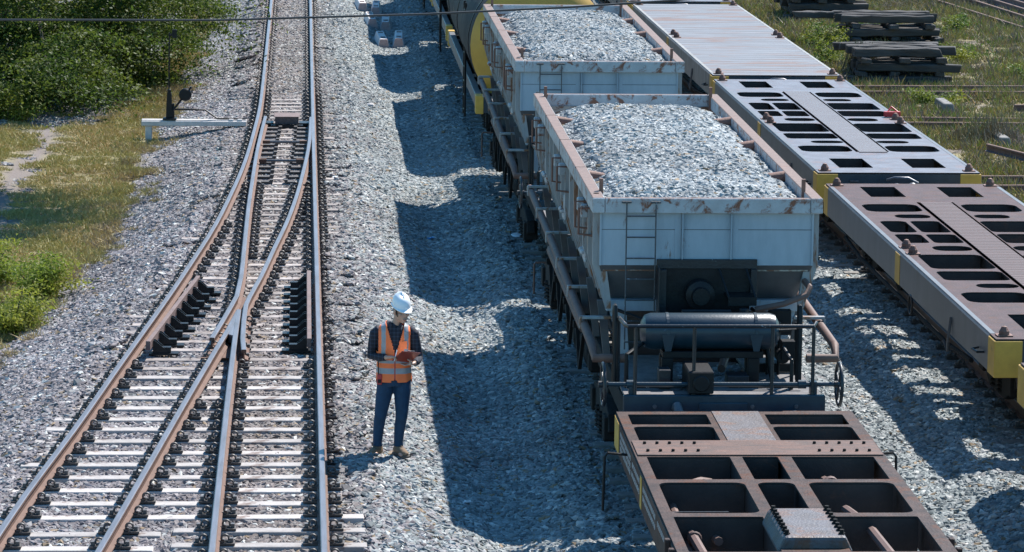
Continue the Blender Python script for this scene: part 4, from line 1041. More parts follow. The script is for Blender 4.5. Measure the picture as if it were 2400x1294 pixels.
# ---------------------------------------------------------------- brown wagon in front
def brown_wagon():
    L = 12.6; yb = 34.72
    T = empty('skeleton_wagon', (4.365, yb - L, 0), 'rusty brown open frame wagon in the bottom foreground', 'flat wagon'); zr = .02; z1 = 1.05; h = 1.19
    def q(y): return y - (yb - L)
    def mir(y): return q(y)
    rows = [(34.06, 34.55, .02), (33.27, 33.96, .07), (31.62, 32.58, .02), (30.28, 31.49, .1), (28.87, 30.14, .02)]
    holes = []
    for a, b_, r in rows:
        for far in (0, 1):
            v0, v1 = q(a), q(b_)
            if far: v0, v1 = L - v1, L - v0
            holes.append(rr(-1.09, -.3, v0, v1, r)); holes.append(rr(.285, 1.07, v0, v1, r))
            if 30 < a < 32: holes.append(rr(-.185, .155, v0, v1, r))
    holes += [rr(-1.09, -.3, 6.0, 6.6 , .02), rr(.285, 1.07, 6.0, 6.6, .02)] if q(28.87) > 6.75 else []
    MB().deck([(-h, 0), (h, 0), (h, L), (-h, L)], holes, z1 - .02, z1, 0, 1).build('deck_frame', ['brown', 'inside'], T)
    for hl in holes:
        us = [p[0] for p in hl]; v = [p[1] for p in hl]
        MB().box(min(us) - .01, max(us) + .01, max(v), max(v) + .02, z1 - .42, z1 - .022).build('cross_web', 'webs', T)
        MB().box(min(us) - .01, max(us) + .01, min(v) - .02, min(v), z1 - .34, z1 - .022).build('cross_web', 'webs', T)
    b = MB()
    for s in (-1, 1):
        b.box(*sorted((s * .2, s * .225)), .05, L - .05, z1 - .5, z1 - .022); b.box(*sorted((s * .26, s * .285)), .05, L - .05, z1 - .5, z1 - .022)
    b.build('centre_sill', 'inside', T)
    for s in (-1, 1):
        MB().box(*sorted((s * (h - .06), s * (h + .012))), .02, L - .02, z1 - .36, z1 - .024).build('side_sill', 'brown', T, bevel=.004)
        MB().box(*sorted((s * (h + .013), s * (h + .018))), L - .5, L - .05, z1 - .34, z1 - .03).build('yellow_patch', 'yellow', T)
        MB().box(*sorted((s * (h + .013), s * (h + .018))), q(31.85), q(31.98), z1 - .34, z1 - .04).build('yellow_patch', 'yellow', T)
        # rows of worn stencilled marks on the sill, too faded to read
        b = MB()
        for (ya, yb2, rowsz) in ((33.0, 34.1, (.08, .15, .22)), (32.1, 32.85, (.1, .2)), (30.6, 31.75, (.09, .18)), (29.4, 30.4, (.1,))):
            for zz in rowsz:
                y = q(ya)
                while y < q(yb2):
                    ln = rnd.uniform(.035, .06)
                    b.box(*sorted((s * (h + .0125), s * (h + .0145))), y, y + .02, z1 - zz - .05, z1 - zz)
                    if rnd.random() < .7: b.box(*sorted((s * (h + .0125), s * (h + .0145))), y + .012, y + ln * .7, z1 - zz - .014, z1 - zz)
                    if rnd.random() < .5: b.box(*sorted((s * (h + .0125), s * (h + .0145))), y + .012, y + ln * .7, z1 - zz - .05, z1 - zz - .036)
                    y += ln + .025
        b.build('stencil_marks', 'white', T)
        for yy in (q(29.3), q(28.95)): MB().box(*sorted((s * (h + .013), s * (h + .06))), yy, yy + .07, z1 - .42, z1 + .0).build('stake_pocket', 'brown', T, bevel=.006)
        handwheel(T, (s * (h + .16), q(29.6), .5), .2, 'steelgrey')
        MB().tube([(s * (h), q(33.35), .9), (s * (h + .2), q(33.35), .92), (s * (h + .23), q(33.35), .88), (s * (h + .24), q(33.35), .35)], .014, 7).build('step_hoop', 'black', T, smooth=40)
    # plates on top
    MB().box(-1.17, 1.17, q(32.61), q(33.255), z1 + .002, z1 + .014).build('bolster_plate', 'brownred', T)
    MB().box(-.235, .235, q(33.26), q(34.66), z1 + .002, z1 + .010).build('top_plate', 'worn', T)
    for s in (-1, 1):
        for k in range(5):
            for yy in (32.76, 33.1): MB().lathe([(.017, 0), (.015, .022), (0, .026)], (s * (.58 + k * .12) - (.0), q(yy), z1 + .014), n=6).build('rivet', 'dark', T)
    for yy in (31.55, 30.2, 31.545): pass
    b = MB(); c0, c1 = q(28.98), q(30.06)
    b.prism([(-.33, -.05), (-.26, .10), (.26, .10), (.33, -.05)], 1, c0, c1)
    for v in b.v: pass
    b.v = [(x, y, z1 + z) for x, y, z in b.v]
    b.build('centre_cover', 'worn', T, bevel=.03, segs=2)
    b = MB()
    for s in (-1, 1):
        for k in range(8): b.lathe([(.03, 0), (.03, .012), (.02, .012), (.02, .04), (0, .04)], (s * .235, c0 + .1 + k * (c1 - c0 - .2) / 7, z1 + .10), n=6)
    b.build('cover_bolt', 'dark', T)
    # pipes and rods visible in the openings
    MB().tube([(-.98, 6.0, .80), (-.95, q(31.2), .80), (-.95, q(31.7), .83)], .042, 8).tube([(-.97, q(31.75), .84), (-.96, q(31.85), .88), (-.62, q(32.2), .90), (-.5, q(32.4), .84)], .042, 8).tube([(-.75, q(33.2), .83), (-.78, q(33.8), .8)], .035, 8).tube([(-.7, q(30.0), .86), (-.72, q(30.25), .84)], .04, 8).tube([(-.9, q(29.0), .9), (-.93, q(30.1), .9)], .045, 8).torus((-.92, q(29.95), .9), .05, .016, ax=1, n=14, k=6).build('air_pipe', 'pipe', T, smooth=40)
    MB().tube([(.72, 6.0, .93), (.66, q(30.1), .93)], .045, 8).build('brake_pipe', 'pipe', T, smooth=40)
    MB().tube([(.66, q(30.35), .92), (.6, q(31.2), .86)], .045, 8).build('brake_pipe', 'pipe', T, smooth=40)
    MB().tube([(.6, q(31.7), .93), (.58, q(32.4), .86)], .045, 8).lathe([(.06, -.04), (.075, -.04), (.075, .04), (.06, .04)], (.59, q(32.05), .9), ax=1, n=14).build('brake_pipe', 'pipe', T, smooth=40)
    MB().prism([(-.95, .9), (-.5, .8), (-.5, .62), (-.95, .62)], 1, q(29.4), q(29.45)).box(-1.05, -.5, q(30.95), q(30.98), .84, .9).box(-1.05, -.65, q(30.6), q(30.7), .7, .76).build('brake_rigging', 'black', T)
    for e, s in ((0, -1), (L, 1)): coupler(T, e, .78, s)
    MB().box(-h, h, L - .02, L + .01, z1 - .33, z1 - .003).build('end_sill', 'brown', T)
    bogie(T, 1.8, zr, .8); bogie(T, L - 1.8, zr, .8)
brown_wagon()

# ---------------------------------------------------------------- timber piles
def timber(x, y, z, L, w, h, rz, label, group):
    b = MB(); n = 7; a = L / 2
    vs = []; fs = []
    for i in range(n):
        t = -a + L * i / (n - 1)
        for u, v in ((-w / 2, 0), (w / 2, 0), (w / 2, h), (-w / 2, h)):
            vs.append((t + (rnd.uniform(-.05, .05) if i in (0, n - 1) else 0), u + rnd.uniform(-.022, .022), v + rnd.uniform(-.018, .018)))
    for i in range(n - 1):
        for j in range(4):
            p, q = i * 4 + j, i * 4 + (j + 1) % 4; fs.append((p, q, q + 4, p + 4))
    fs += [(3, 2, 1, 0), tuple((n - 1) * 4 + j for j in range(4))]
    o = b.add(vs, fs).build('timber_sleeper', 'timber', bevel=.018); o.location = (x, y, z); o.rotation_euler = (0, rnd.uniform(-.008, .008), rz)
    return tag(o, label, 'timber sleeper', group)
def pile(x0, y0, W, layers, D, nm, g):
    """alternating layers of old sleepers; W along x"""
    z = gz(x0, y0) + .02
    names = ['bottom', 'second', 'third', 'fourth', 'fifth', 'sixth', 'top']
    for k in range(layers):
        h = rnd.uniform(.17, .19) if k % 2 == 0 else rnd.uniform(.11, .13)
        lab = names[k if k < layers - 1 else 6]
        if k % 2 == 0:
            n = 5
            for i in range(n):
                y = y0 + .12 + (D - .24) * i / (n - 1)
                place = ('front', 'near middle', 'middle', 'far middle', 'rear')[i]
                timber(x0 + W / 2 + rnd.uniform(-.2, .2), y, z + rnd.uniform(-.01, .02), W + rnd.uniform(-.35, .15), rnd.uniform(.18, .25), h + rnd.uniform(-.02, .015), rnd.uniform(-.09, .09), f'dark timber lengthwise at the {place} of the {lab} layer of {nm}', g)
        else:
            for i, place in enumerate(('left', 'middle', 'right')):
                x = x0 + .25 + (W - .5) * i / 2
                timber(x + rnd.uniform(-.15, .15), y0 + D / 2 - .05 + rnd.uniform(-.12, .08), z, D + rnd.uniform(-.1, .25), .22, h, PI / 2 + rnd.uniform(-.04, .04), f'dark crosswise timber at the {place} of the {lab} layer of {nm}', g)
        z += h + .004
pile(12.1, 76.9, 2.25, 5, 1.7, 'the nearest pile', 'old timber sleepers in the nearest pile')
pile(13.15, 85.0, 2.4, 5, 1.7, 'the middle pile', 'old timber sleepers in the middle pile')
pile(12.75, 92.0, 2.0, 7, 2.2, 'the farthest pile', 'old timber sleepers in the farthest pile')
timber(12.55, 85.9, .28, 1.0, .22, .16, -.12, 'short loose timber jutting out left of the middle pile', 'old timber sleepers in the middle pile')

# ---------------------------------------------------------------- stray rails, blocks
def lying_rail(p0, p1, z, label, group):
    L = (Vector(p1) - Vector(p0)).length
    o = rail_mesh([(0, 0), (0, L)], .145, w=.07).build('loose_rail', ['rustplate', 'railside'], smooth=35)
    o.location = (p0[0], p0[1], z); o.rotation_euler = (0, 0, -math.atan2(p1[0] - p0[0], p1[1] - p0[1]))
    return tag(o, label, 'rail', group)
gr = 'loose rusty rails lying in the grass'
for p0, p1, z, lab in (((10.6, 75.5), (17.5, 75.7), -.36, 'farther rail of the pair in front of the nearest timber pile'), ((10.5, 74.45), (17.5, 74.6), -.36, 'nearer rail of the pair in front of the nearest timber pile'),
                       ((10.6, 70.0), (16.5, 69.7), -.36, 'farther loose rail behind the heap of dry weeds'), ((10.5, 69.1), (16.5, 69.0), -.36, 'nearer loose rail behind the heap of dry weeds'),
                       ((10.9, 61.3), (15.5, 61.4), -.36, 'loose rail at the right edge beyond the nearest flat wagon'), ((10.9, 60.1), (15.5, 60.3), -.36, 'second loose rail lowest at the right edge'),
                       ((12.72, 64.5), (13.9, 61.0), -.2, 'slanting loose rail poking in from the right edge'), ((14.65, 71.6), (17, 71.9), -.3, 'loose rail end just showing at the right edge above the weeds')):
    lying_rail(p0, p1, z, lab, gr)
gr = 'rusty rails stacked at the top right'
for k in range(6):
    o = k * .42 + (.25 if k > 0 else 0)
    lying_rail((16.9 + o, 100 + (2 if k else 0)), (18.9 + o * 1.02, 81 + k * .4), gz(17.5 + o, 90) + .06 + .03 * k, ['lowest of the rusty rails slanting across the top right', 'second rusty rail from the bottom at the top right', 'third rusty rail from the bottom at the top right', 'fourth rusty rail from the bottom at the top right', 'fifth rusty rail from the bottom at the top right', 'uppermost rusty rail at the top right'][k], gr)
def marker(x, y, lab):
    z = gz(x, y) - .05
    b = MB(); b.add([(-.17, -.2, 0), (.17, -.2, 0), (.17, .9, 0), (-.17, .9, 0), (-.09, -.16, .32), (.09, -.16, .32), (.09, .9, .32), (-.09, .9, .32)], [(3, 2, 1, 0), (4, 5, 6, 7), (0, 1, 5, 4), (1, 2, 6, 5), (2, 3, 7, 6), (3, 0, 4, 7)])
    o = b.build('concrete_block', 'conc_old', loc=(x, y, z), bevel=.015); tag(o, lab, 'concrete block', 'concrete blocks in the weeds')
marker(13.32, 71.9, 'grey tapered concrete block end between the two pairs of loose rails'); marker(13.42, 66.5, 'grey tapered concrete block end half hidden by dry weeds')
# spare sleepers lying by the wagons
k = 0
for y, xs in ((83.6, (1.98, 2.33)), (87.9, (1.80, 2.12)), (91.6, (1.62, 1.95))):
    for x in xs:
        b = MB(); L = 2.0; wb, wt, h = .15, .085, .24
        b.add([(-wb, 0, 0), (wb, 0, 0), (wb, L, 0), (-wb, L, 0), (-wt, .02, h), (wt, .02, h), (wt, L - .02, h), (-wt, L - .02, h)], [(3, 2, 1, 0), (4, 5, 6, 7), (0, 1, 5, 4), (1, 2, 6, 5), (2, 3, 7, 6), (3, 0, 4, 7)], [0, 0, 1, 0, 0, 0])
        t = b.build('spare_sleeper', ['conc_white', 'conc_pink'], bevel=.012); t.location = (x, y, gz(x, y) - .01); t.rotation_euler = (0, 0, .03 * (-1) ** k)
        row = ('nearest pair', 'middle pair', 'farthest pair')[k // 2]
        tag(t, f'{"left" if k % 2 == 0 else "right"} spare white sleeper with pink end in the {row}', 'sleeper', 'spare concrete sleepers beside the tank wagons')
        for yy in (.42, 1.58): MB().box(-.055, .055, yy - .12, yy + .12, h - .003, h + .012).build('rail_seat', 'rustplate', t)
        k += 1

# ---------------------------------------------------------------- vegetation
def leaves_mesh(pts, size, rng, curl=.3, aspect=.5, up=.55):
    """one small folded leaf per point"""
    n = len(pts); P = np.asarray(pts, float)
    a = rng.uniform(0, 2 * PI, n); tl = rng.normal(0, up, n); s = size * rng.uniform(.6, 1.3, n)
    d = np.stack([np.cos(a) * np.cos(tl), np.sin(a) * np.cos(tl), np.sin(tl)], 1)
    r_ = rng.normal(0, 1, (n, 3)); r_[:, 2] *= .45; w = np.cross(d, np.cross(r_, d)); w /= np.linalg.norm(w, axis=1)[:, None]
    A = P - d * s[:, None] * .5; B = P + d * s[:, None] * .5; wv = w * (s * aspect * .5)[:, None]
    V = np.stack([A, P + wv, B, P - wv], 1).reshape(-1, 3)
    return V
def leaf_obj(name, V, mat, parent=None):
    n = len(V) // 4; me = bpy.data.meshes.new(name); me.vertices.add(len(V)); me.vertices.foreach_set('co', V.ravel())
    me.loops.add(len(V)); me.loops.foreach_set('vertex_index', np.arange(len(V), dtype=np.int32))
    me.polygons.add(n); me.polygons.foreach_set('loop_start', np.arange(0, len(V), 4, dtype=np.int32)); me.polygons.foreach_set('loop_total', np.full(n, 4, dtype=np.int32))
    me.update(); me.validate(); me.materials.append(mat)
    o = bpy.data.objects.new(name, me); COL.objects.link(o)
    if parent: o.parent = parent
    return o
rng = np.random.default_rng(5)
leafm = mat_leaf('tree_leaf', (.075, .12, .018), (.035, .065, .011), (.12, .15, .022), .45)
shrubm = mat_leaf('shrub_leaf', (.19, .25, .03), (.11, .16, .022), (.27, .28, .04), .5)
vinem = mat_leaf('vine_leaf', (.11, .19, .025), (.06, .10, .02), (.22, .23, .03), .4)
def tree(loc, label, cen, rad, ncl, nleaf, droop, size, trunk_r, th, limb=8, zmin=-9, extra=()):
    T = empty('broadleaf_tree', loc, label, 'tree')
    b = MB(); b.tube([(0, 0, -.2), (.05, .05, th * .4), (.1, .2, th)], [trunk_r, trunk_r * .8, trunk_r * .55], 10)
    cl = [np.array(c) for c in extra]
    while len(cl) < ncl:
        p = rng.uniform(-1, 1, 3); q = np.linalg.norm(p)
        if q > 1 or q < .45: continue
        c = np.array(cen) + p * np.array(rad); c[2] -= droop * max(0, math.hypot(p[0], p[1]) - .4)
        if c[2] < zmin + .25: c[2] = zmin + .25 + rng.uniform(0, .5)
        cl.append(c)
    for c in cl[:limb]:
        b.tube([(.1, .2, th * .75), tuple(np.array([.1, .2, th]) * .5 + c * .5 + np.array([0, 0, .3])), tuple(c)], [trunk_r * .45, trunk_r * .25, .015], 7)
    b.build('trunk', 'bark', T, smooth=50)
    P = []
    for c in cl:
        k = int(nleaf / ncl * rng.uniform(.5, 1.5)); q = rng.normal(0, 1, (k, 3)) * np.array([.46, .46, .085]) * rng.uniform(.5, 1.4)
        q[:, 2] -= .35 * (q[:, 0]**2 + q[:, 1]**2); P.append(c + q)
    P = np.concatenate(P); P = P[P[:, 2] > zmin]
    leaf_obj('crown', leaves_mesh(P, size, rng), leafm, T)
    return T
tree((-6.0, 77.0, -.5), 'big dark green tree overhanging the gravel at the upper left', (.35, -.6, 2.7), (3.7, 5.6, 2.6), 330, 230000, 1.5, .085, .2, 2.4, zmin=.1, extra=[(rng.uniform(-1.4, 2.3), rng.uniform(-8.2, -4.2), rng.uniform(.25, 1.9) ** 1.0) for _ in range(40)])
tree((-7.6, 61.5, -.5), 'tree whose shadow falls on the grass at the left', (4.4, -.3, 5.4), (2.4, 2.7, .9), 90, 26000, .2, .12, .2, 4.6)
def shrub(loc, label, w, h, n, size, mat, stems=9, name='shrub'):
    T = empty(name, loc, label, 'shrub'); b = MB(); P = []
    for k in range(stems):
        a = rng.uniform(0, 2 * PI); r = w * math.sqrt(rng.uniform(.05, 1)); e = np.array([math.cos(a) * r, math.sin(a) * r, h * rng.uniform(.35, 1.15) * (1 - .45 * r / w)])
        b.tube([(0, 0, -.05), tuple(e * np.array([.4, .4, .6])), tuple(e)], [.02, .012, .004], 5)
        for j in range(14):
            t = rng.uniform(.2, 1.2); c = e * np.array([t, t, t ** .8]); q = rng.normal(0, 1, (int(n / stems / 14), 3)) * np.array([.10, .10, .035]) * (1 + w * .3); P.append(c + q)
    b.build('stems', 'bark', T)
    P = np.concatenate(P); P = P[P[:, 2] > 0]
    leaf_obj('foliage', leaves_mesh(P, size, rng, aspect=.35), mat, T)
    return T
for (x, y, w, h, lab) in ((-3.85, 47.6, .55, .75, 'feathery yellow green shrub in front at the left edge'), (-3.72, 49.9, .6, .8, 'feathery yellow green shrub just behind the front one at the left edge'), (-4.5, 51.3, .6, .7, 'feathery shrub at the left edge beside the shaded grass')):
    shrub((x, y, gz(x, y)), lab, w, h, 5600, .06, shrubm, 20)
shrub((-5.7, 68.6, -.25), 'low bright green bush at the left edge below the big tree', .8, .55, 3200, .08, vinem)
shrub((-5.2, 72.4, -.25), 'light green bush under the left side of the big tree', .9, .9, 3600, .09, shrubm)
for x, y, w, h, lab in ((12.2, 81.0, .55, .8, 'leafy green creeper on the left end of the nearest timber pile'), (12.6, 85.0, .5, .9, 'leafy creeper climbing the left end of the middle timber pile'), (14.6, 89.6, .8, .45, 'bright yellow green creeper behind the middle timber pile'),
                        (15.6, 82.2, .6, .55, 'bright green grass tuft right of the nearest timber pile'), (16.4, 88.3, .5, .5, 'bright green tuft right of the middle timber pile'), (13.4, 73.2, .6, .5, 'green weeds climbing over the farther pair of loose rails'), (16.3, 78.3, .6, .4, 'leafy weeds at the right edge below the rail stack')):
    shrub((x, y, gz(x, y)), lab, w, h, 1900, .085, vinem, 9, 'creeper')
# heap of dry vines
def weed_heap(x, y, w, h, lab):
    z = gz(x, y); b = MB()
    for k in range(420):
        a = rng.uniform(0, 2 * PI); r = w * math.sqrt(rng.uniform(0, 1)); p = np.array([math.cos(a) * r, math.sin(a) * r * .6, 0]); e = p * rng.uniform(.5, 1.3) + np.array([rng.uniform(-.3, .3), rng.uniform(-.3, .3), 0])
        top = h * (1 - (r / w) ** 2) * rng.uniform(.6, 1.2) + .05
        b.tube([tuple(p), tuple((p + e) / 2 + np.array([0, 0, top])), tuple(e + np.array([0, 0, top * .4]))], .006, 4, caps=False)
    o = b.build('weed_heap', deadg); o.location = (x, y, z); tag(o, lab, 'dry weeds')
weed_heap(13.2, 67.0, .85, .5, 'tangled heap of dry grey vines over the loose rails')
weed_heap(12.5, 78.0, .45, .75, 'dry vines hanging over the left end of the nearest timber pile')
weed_heap(17.6, 95.5, 2.2, .4, 'dry brown brush between the rusty rails at the top right')

# ---------------------------------------------------------------- overhead cable
pc = [(-18, 25, 6.9), (-9, 25, 6.1), (-5, 25, 5.93), (-2.1, 25, 5.865), (-.6, 25, 5.872), (.9, 25, 5.925), (1.9, 25, 5.98), (2.8, 25, 6.045), (6, 25, 6.3), (10, 25, 6.65), (18, 25, 7.5)]
o = MB().tube(pc, .0075, 8).build('overhead_cable', 'cable', smooth=50); tag(o, 'thin black cable strung across the top of the view', 'cable')

# ---------------------------------------------------------------- litter
def litter(name, x, y, s, mat, label, z=None):
    b = MB(); n = 6
    for k in range(5):
        a = [(rnd.uniform(-s, s), rnd.uniform(-s, s), rnd.uniform(0, s * .5)) for _ in range(4)]
        b.add(a, [(0, 1, 2, 3)])
    o = b.build(name, mat); m = o.modifiers.new('thick', 'SOLIDIFY'); m.thickness = .004
    o.location = (x, y, gz(x, y) + .03 if z is None else z); tag(o, label, 'litter')
litter('plastic_bag', 2.05, 54.4, .09, 'blueplastic', 'crumpled blue plastic in the shade of the hopper wagons')
litter('plastic_bag', -2.86, 40.0, .045, 'blueplastic', 'small blue and white wrapper beside the leftmost rail')
litter('paper_scrap', .6, 59.3, .06, 'whiteplastic', 'white scrap on the ballast right of the straight rail')
litter('paper_scrap', 1.75, 36.0, .06, 'whiteplastic', 'pale scrap at the edge of the wagon shadow near the bottom')
litter('paper_scrap', 1.3, 51.9, .05, 'whiteplastic', 'white scrap at the sunlit edge of the wagon shadow')
o = MB().lathe([(0, 0), (.09, 0), (.1, .015), (.085, .03), (0, .035)], (0, 0, 0), n=20).build('foam_lid', 'whiteplastic', loc=(3.35, 53.9, gz(3.35, 53.9) + .03), smooth=40); tag(o, 'pale oval lid lying beside the hopper wagon wheels', 'litter'); o.scale = (1, 1.8, 1)
o = MB().ball((0, 0, .05), .09, .08, .06, 8, 6).build('rock', 'conc_white', loc=(1.4, 70.2, gz(1.4, 70.2))); tag(o, 'single larger tan stone on the ballast near the wagon shadow', 'rock')
o = MB().box(-.14, .14, -.05, .05, 0, .09).tube([(-.1, 0, .05), (0, .1, .16), (.12, 0, .06)], .02, 6).build('red_bag', 'red', loc=(10.05, 59.35, 1.06), bevel=.02); tag(o, 'small red bundle on the right edge of the middle flat wagon', 'bundle')

# ---------------------------------------------------------------- person
def person():
    skin = M('skin', (.52, .32, .235), (.45, .26, .19), .5, 30, bump=.02)
    hairm = M('black_hair', (.015, .012, .011), None, .5, 40, bump=.1)
    denim = M('blue_denim', (.010, .048, .105), (.007, .032, .07), .8, 14, bump=.2, bscale=120, chips=.0)
    boot = M('tan_suede_boot', (.27, .175, .105), (.15, .10, .065), .85, 14, bump=.2)
    sole = M('boot_sole', (.10, .085, .07), None, .8, 10)
    orange = M('safety_orange', (1.0, .205, .055), (.95, .175, .045), .6, 8, bump=.1)
    grey = M('reflective_tape', (.33, .34, .36), (.27, .28, .30), .4, 20, bump=.02)
    hat = M('white_hard_hat', (.80, .82, .84), (.76, .78, .80), .28, 4, bump=0)
    # navy plaid shirt
    shirt, t, p = newmat('navy_plaid_shirt')
    tc = nd(t, 'ShaderNodeTexCoord'); sx = nd(t, 'ShaderNodeSeparateXYZ'); t.links.new(tc.outputs['Object'], sx.inputs[0])
    fac = None
    for ax in (0, 2):
        mu = nd(t, 'ShaderNodeMath', operation='MULTIPLY', i_1=24.0); fr = nd(t, 'ShaderNodeMath', operation='FRACT'); gt = nd(t, 'ShaderNodeMath', operation='GREATER_THAN', i_1=.78)
        t.links.new(sx.outputs[ax], mu.inputs[0]); t.links.new(mu.outputs[0], fr.inputs[0]); t.links.new(fr.outputs[0], gt.inputs[0])
        if fac is None: fac = gt.outputs[0]
        else:
            mx = nd(t, 'ShaderNodeMath', operation='ADD'); t.links.new(fac, mx.inputs[0]); t.links.new(gt.outputs[0], mx.inputs[1]); fac = mx.outputs[0]
    hm = nd(t, 'ShaderNodeMath', operation='MULTIPLY', i_1=.5); t.links.new(fac, hm.inputs[0])
    t.links.new(mixc(t, hm.outputs[0], (.010, .012, .022), (.045, .055, .085)), p.inputs['Base Color']); p.inputs['Roughness'].default_value = .85
    T = empty('person', (1.02, 37.6, -.035), 'man in orange vest and white hard hat reading a clipboard', 'person')
    def remesh(o, vox, sm=2):
        m = o.modifiers.new('remesh', 'REMESH'); m.mode = 'VOXEL'; m.voxel_size = vox; m.use_smooth_shade = True
        m = o.modifiers.new('smooth', 'SMOOTH'); m.iterations = sm; m.factor = .5
        return o
    z0 = .035
    hd = Vector((.075, -.075, 1.60)); RT = Matrix.Rotation(R(24), 3, 'Z') @ Euler((R(8), 0, 0)).to_matrix()   # turned to his left, bowed
    def hp(x, y, z): return hd + RT @ Vector((x, y, z))
    # body: one continuous skin surface
    b = MB()
    b.tube([(0, .0, .80), (0, .0, .95), (0, 0, 1.1), (0, 0, 1.28), (0, .0, 1.40), (.005, -.005, 1.45)], [(.15, .10), (.145, .095), (.145, .095), (.165, .105), (.15, .09), (.07, .07)], 18)
    b.tube([(.005, .0, 1.40), (.03, -.025, 1.47), (.055, -.05, 1.56)], [.062, .056, .055], 14)
    b.ball(hp(0, .012, .04), .076, .096, .10, 18, 12, rot=RT); b.ball(hp(0, -.03, -.045), .058, .062, .075, 16, 10, rot=RT); b.ball(hp(0, -.062, -.098), .026, .022, .02, 10, 8, rot=RT)
    b.tube([hp(0, -.088, .02), hp(0, -.108, -.022), hp(0, -.098, -.032)], [.009, .015, .011], 8)
    b.ball(hp(0, -.087, -.063), .022, .012, .007, 10, 6, rot=RT); b.ball(hp(0, -.085, -.074), .019, .012, .007, 10, 6, rot=RT)
    for s in (-1, 1):
        b.ball(hp(s * .078, .012, -.008), .012, .022, .034, 10, 8, rot=RT); b.ball(hp(s * .034, -.078, .034), .024, .013, .008, 10, 6, rot=RT)
        b.ball(hp(s * .042, -.062, -.02), .024, .022, .02, 10, 6, rot=RT)
    for sx_, kn, an in ((-1, (-.145, -.03, .44), (-.172, .02, .09)), (1, (.085, -.03, .44), (.055, .02, .09))):
        b.tube([(sx_ * .085, 0, .84), kn, an, (an[0], an[1], .03)], [.06, .036, .03, .03], 12)
        b.ball((an[0] + sx_ * .03, an[1] - .08, .03), .035, .10, .03)
    el1, wr1, ha1 = (-.243, .02, 1.095), (-.085, -.19, 1.115), (-.04, -.225, 1.125)
    el2, wr2, ha2 = (.262, .015, 1.07), (.215, -.195, 1.055), (.165, -.235, 1.055)
    b.tube([(-.165, 0, 1.385), (-.205, .0, 1.33), el1, wr1], [.05, .048, .04, .026], 12); b.tube([(.165, 0, 1.38), (.21, 0, 1.32), el2, wr2], [.05, .048, .04, .026], 12)
    # right hand closed on a pen
    b.tube([wr1, ha1], [(.026, .02), (.036, .018)], 10); b.ball(ha1, .036, .03, .02)
    for k in range(4):
        o_ = Vector(ha1) + Vector((.004 + .004 * k, -.02 + .016 * k, .012 - .008 * k)); l = (1, 1.08, 1.0, .82)[k]
        b.tube([o_, o_ + Vector((.034 * l, -.018, .0)), o_ + Vector((.05 * l, -.014, -.022)), o_ + Vector((.042 * l, -.004, -.036))], [.0095, .009, .008, .0065], 7)
    b.tube([Vector(ha1) + Vector((-.008, -.022, .006)), Vector(ha1) + Vector((.018, -.044, .012)), Vector(ha1) + Vector((.045, -.04, -.004))], [.012, .0105, .008], 7)
    # left hand under the board, fingers along its back
    b.tube([wr2, ha2], [(.026, .02), (.036, .017)], 10); b.ball(ha2, .036, .032, .018)
    for k in range(4):
        o_ = Vector(ha2) + Vector((-.02, -.022 + .016 * k, -.004 + .0 * k)); l = (.95, 1.08, 1.0, .8)[k]
        b.tube([o_, o_ + Vector((-.036 * l, -.014, -.006)), o_ + Vector((-.066 * l, -.014, .004)), o_ + Vector((-.085 * l, -.01, .012))], [.0095, .009, .008, .0065], 7)
    b.tube([Vector(ha2) + Vector((.008, -.02, .01)), Vector(ha2) + Vector((-.005, -.03, .042)), Vector(ha2) + Vector((-.03, -.02, .054))], [.012, .0105, .008], 7)
    body = remesh(b.build('body', skin, T), .0055, 2)
    # face details
    for s in (-1, 1):
        MB().ball(hp(s * .032, -.082, .016), .009, .008, .005, 10, 7, rot=RT).build('eye', M('eye_dark', (.05, .035, .03), None, .3, 5, bump=0), body, smooth=60)
        MB().tube([hp(s * .016, -.094, .036), hp(s * .034, -.092, .042), hp(s * .052, -.080, .036)], [.002, .0035, .002], 6).build('eyebrow', hairm, body)
    MB().tube([hp(-.022, -.096, -.068), hp(0, -.102, -.067), hp(.022, -.096, -.068)], [.003, .0055, .003], 6).build('lips', M('lips', (.30, .11, .09), None, .5, 5, bump=0), body)
    b = MB(); b.ball(hp(0, .02, .035), .081, .098, .10, 18, 12, rot=RT); o = b.build('hair', hairm, T, smooth=60)
    bm = bmesh.new(); bm.from_mesh(o.data); inv = RT.inverted()
    bmesh.ops.delete(bm, geom=[v for v in bm.verts if (lambda q: q.y < -.035 or q.z < -.05)(inv @ (v.co - hd))], context='VERTS'); bm.to_mesh(o.data); bm.free()
    b = MB()
    for s in (-1, 1): b.tube([hp(s * .074, -.022, .03), hp(s * .073, -.03, -.01), hp(s * .066, -.045, -.045)], [.009, .008, .004], 6)
    b.build('sideburn', hairm, T, smooth=60)
    # hard hat
    b = MB(); n = 32; prof = [(1.0, .0), (.985, .035), (.93, .075), (.80, .115), (.58, .143), (.3, .157), (0, .160)]
    vs = []; fs = []
    for r_, h in prof:
        for j in range(n): a = 2 * PI * j / n; vs.append(hp(.098 * r_ * math.cos(a), .120 * r_ * math.sin(a) + .012, .066 + h * .78 + .02 * math.sin(a)))
    for i in range(len(prof) - 1):
        for j in range(n): p_, q_ = i * n + j, i * n + (j + 1) % n; fs.append((p_, q_, q_ + n, p_ + n))
    b.add(vs, fs)
    br = []; k = len(vs)
    vs2 = []
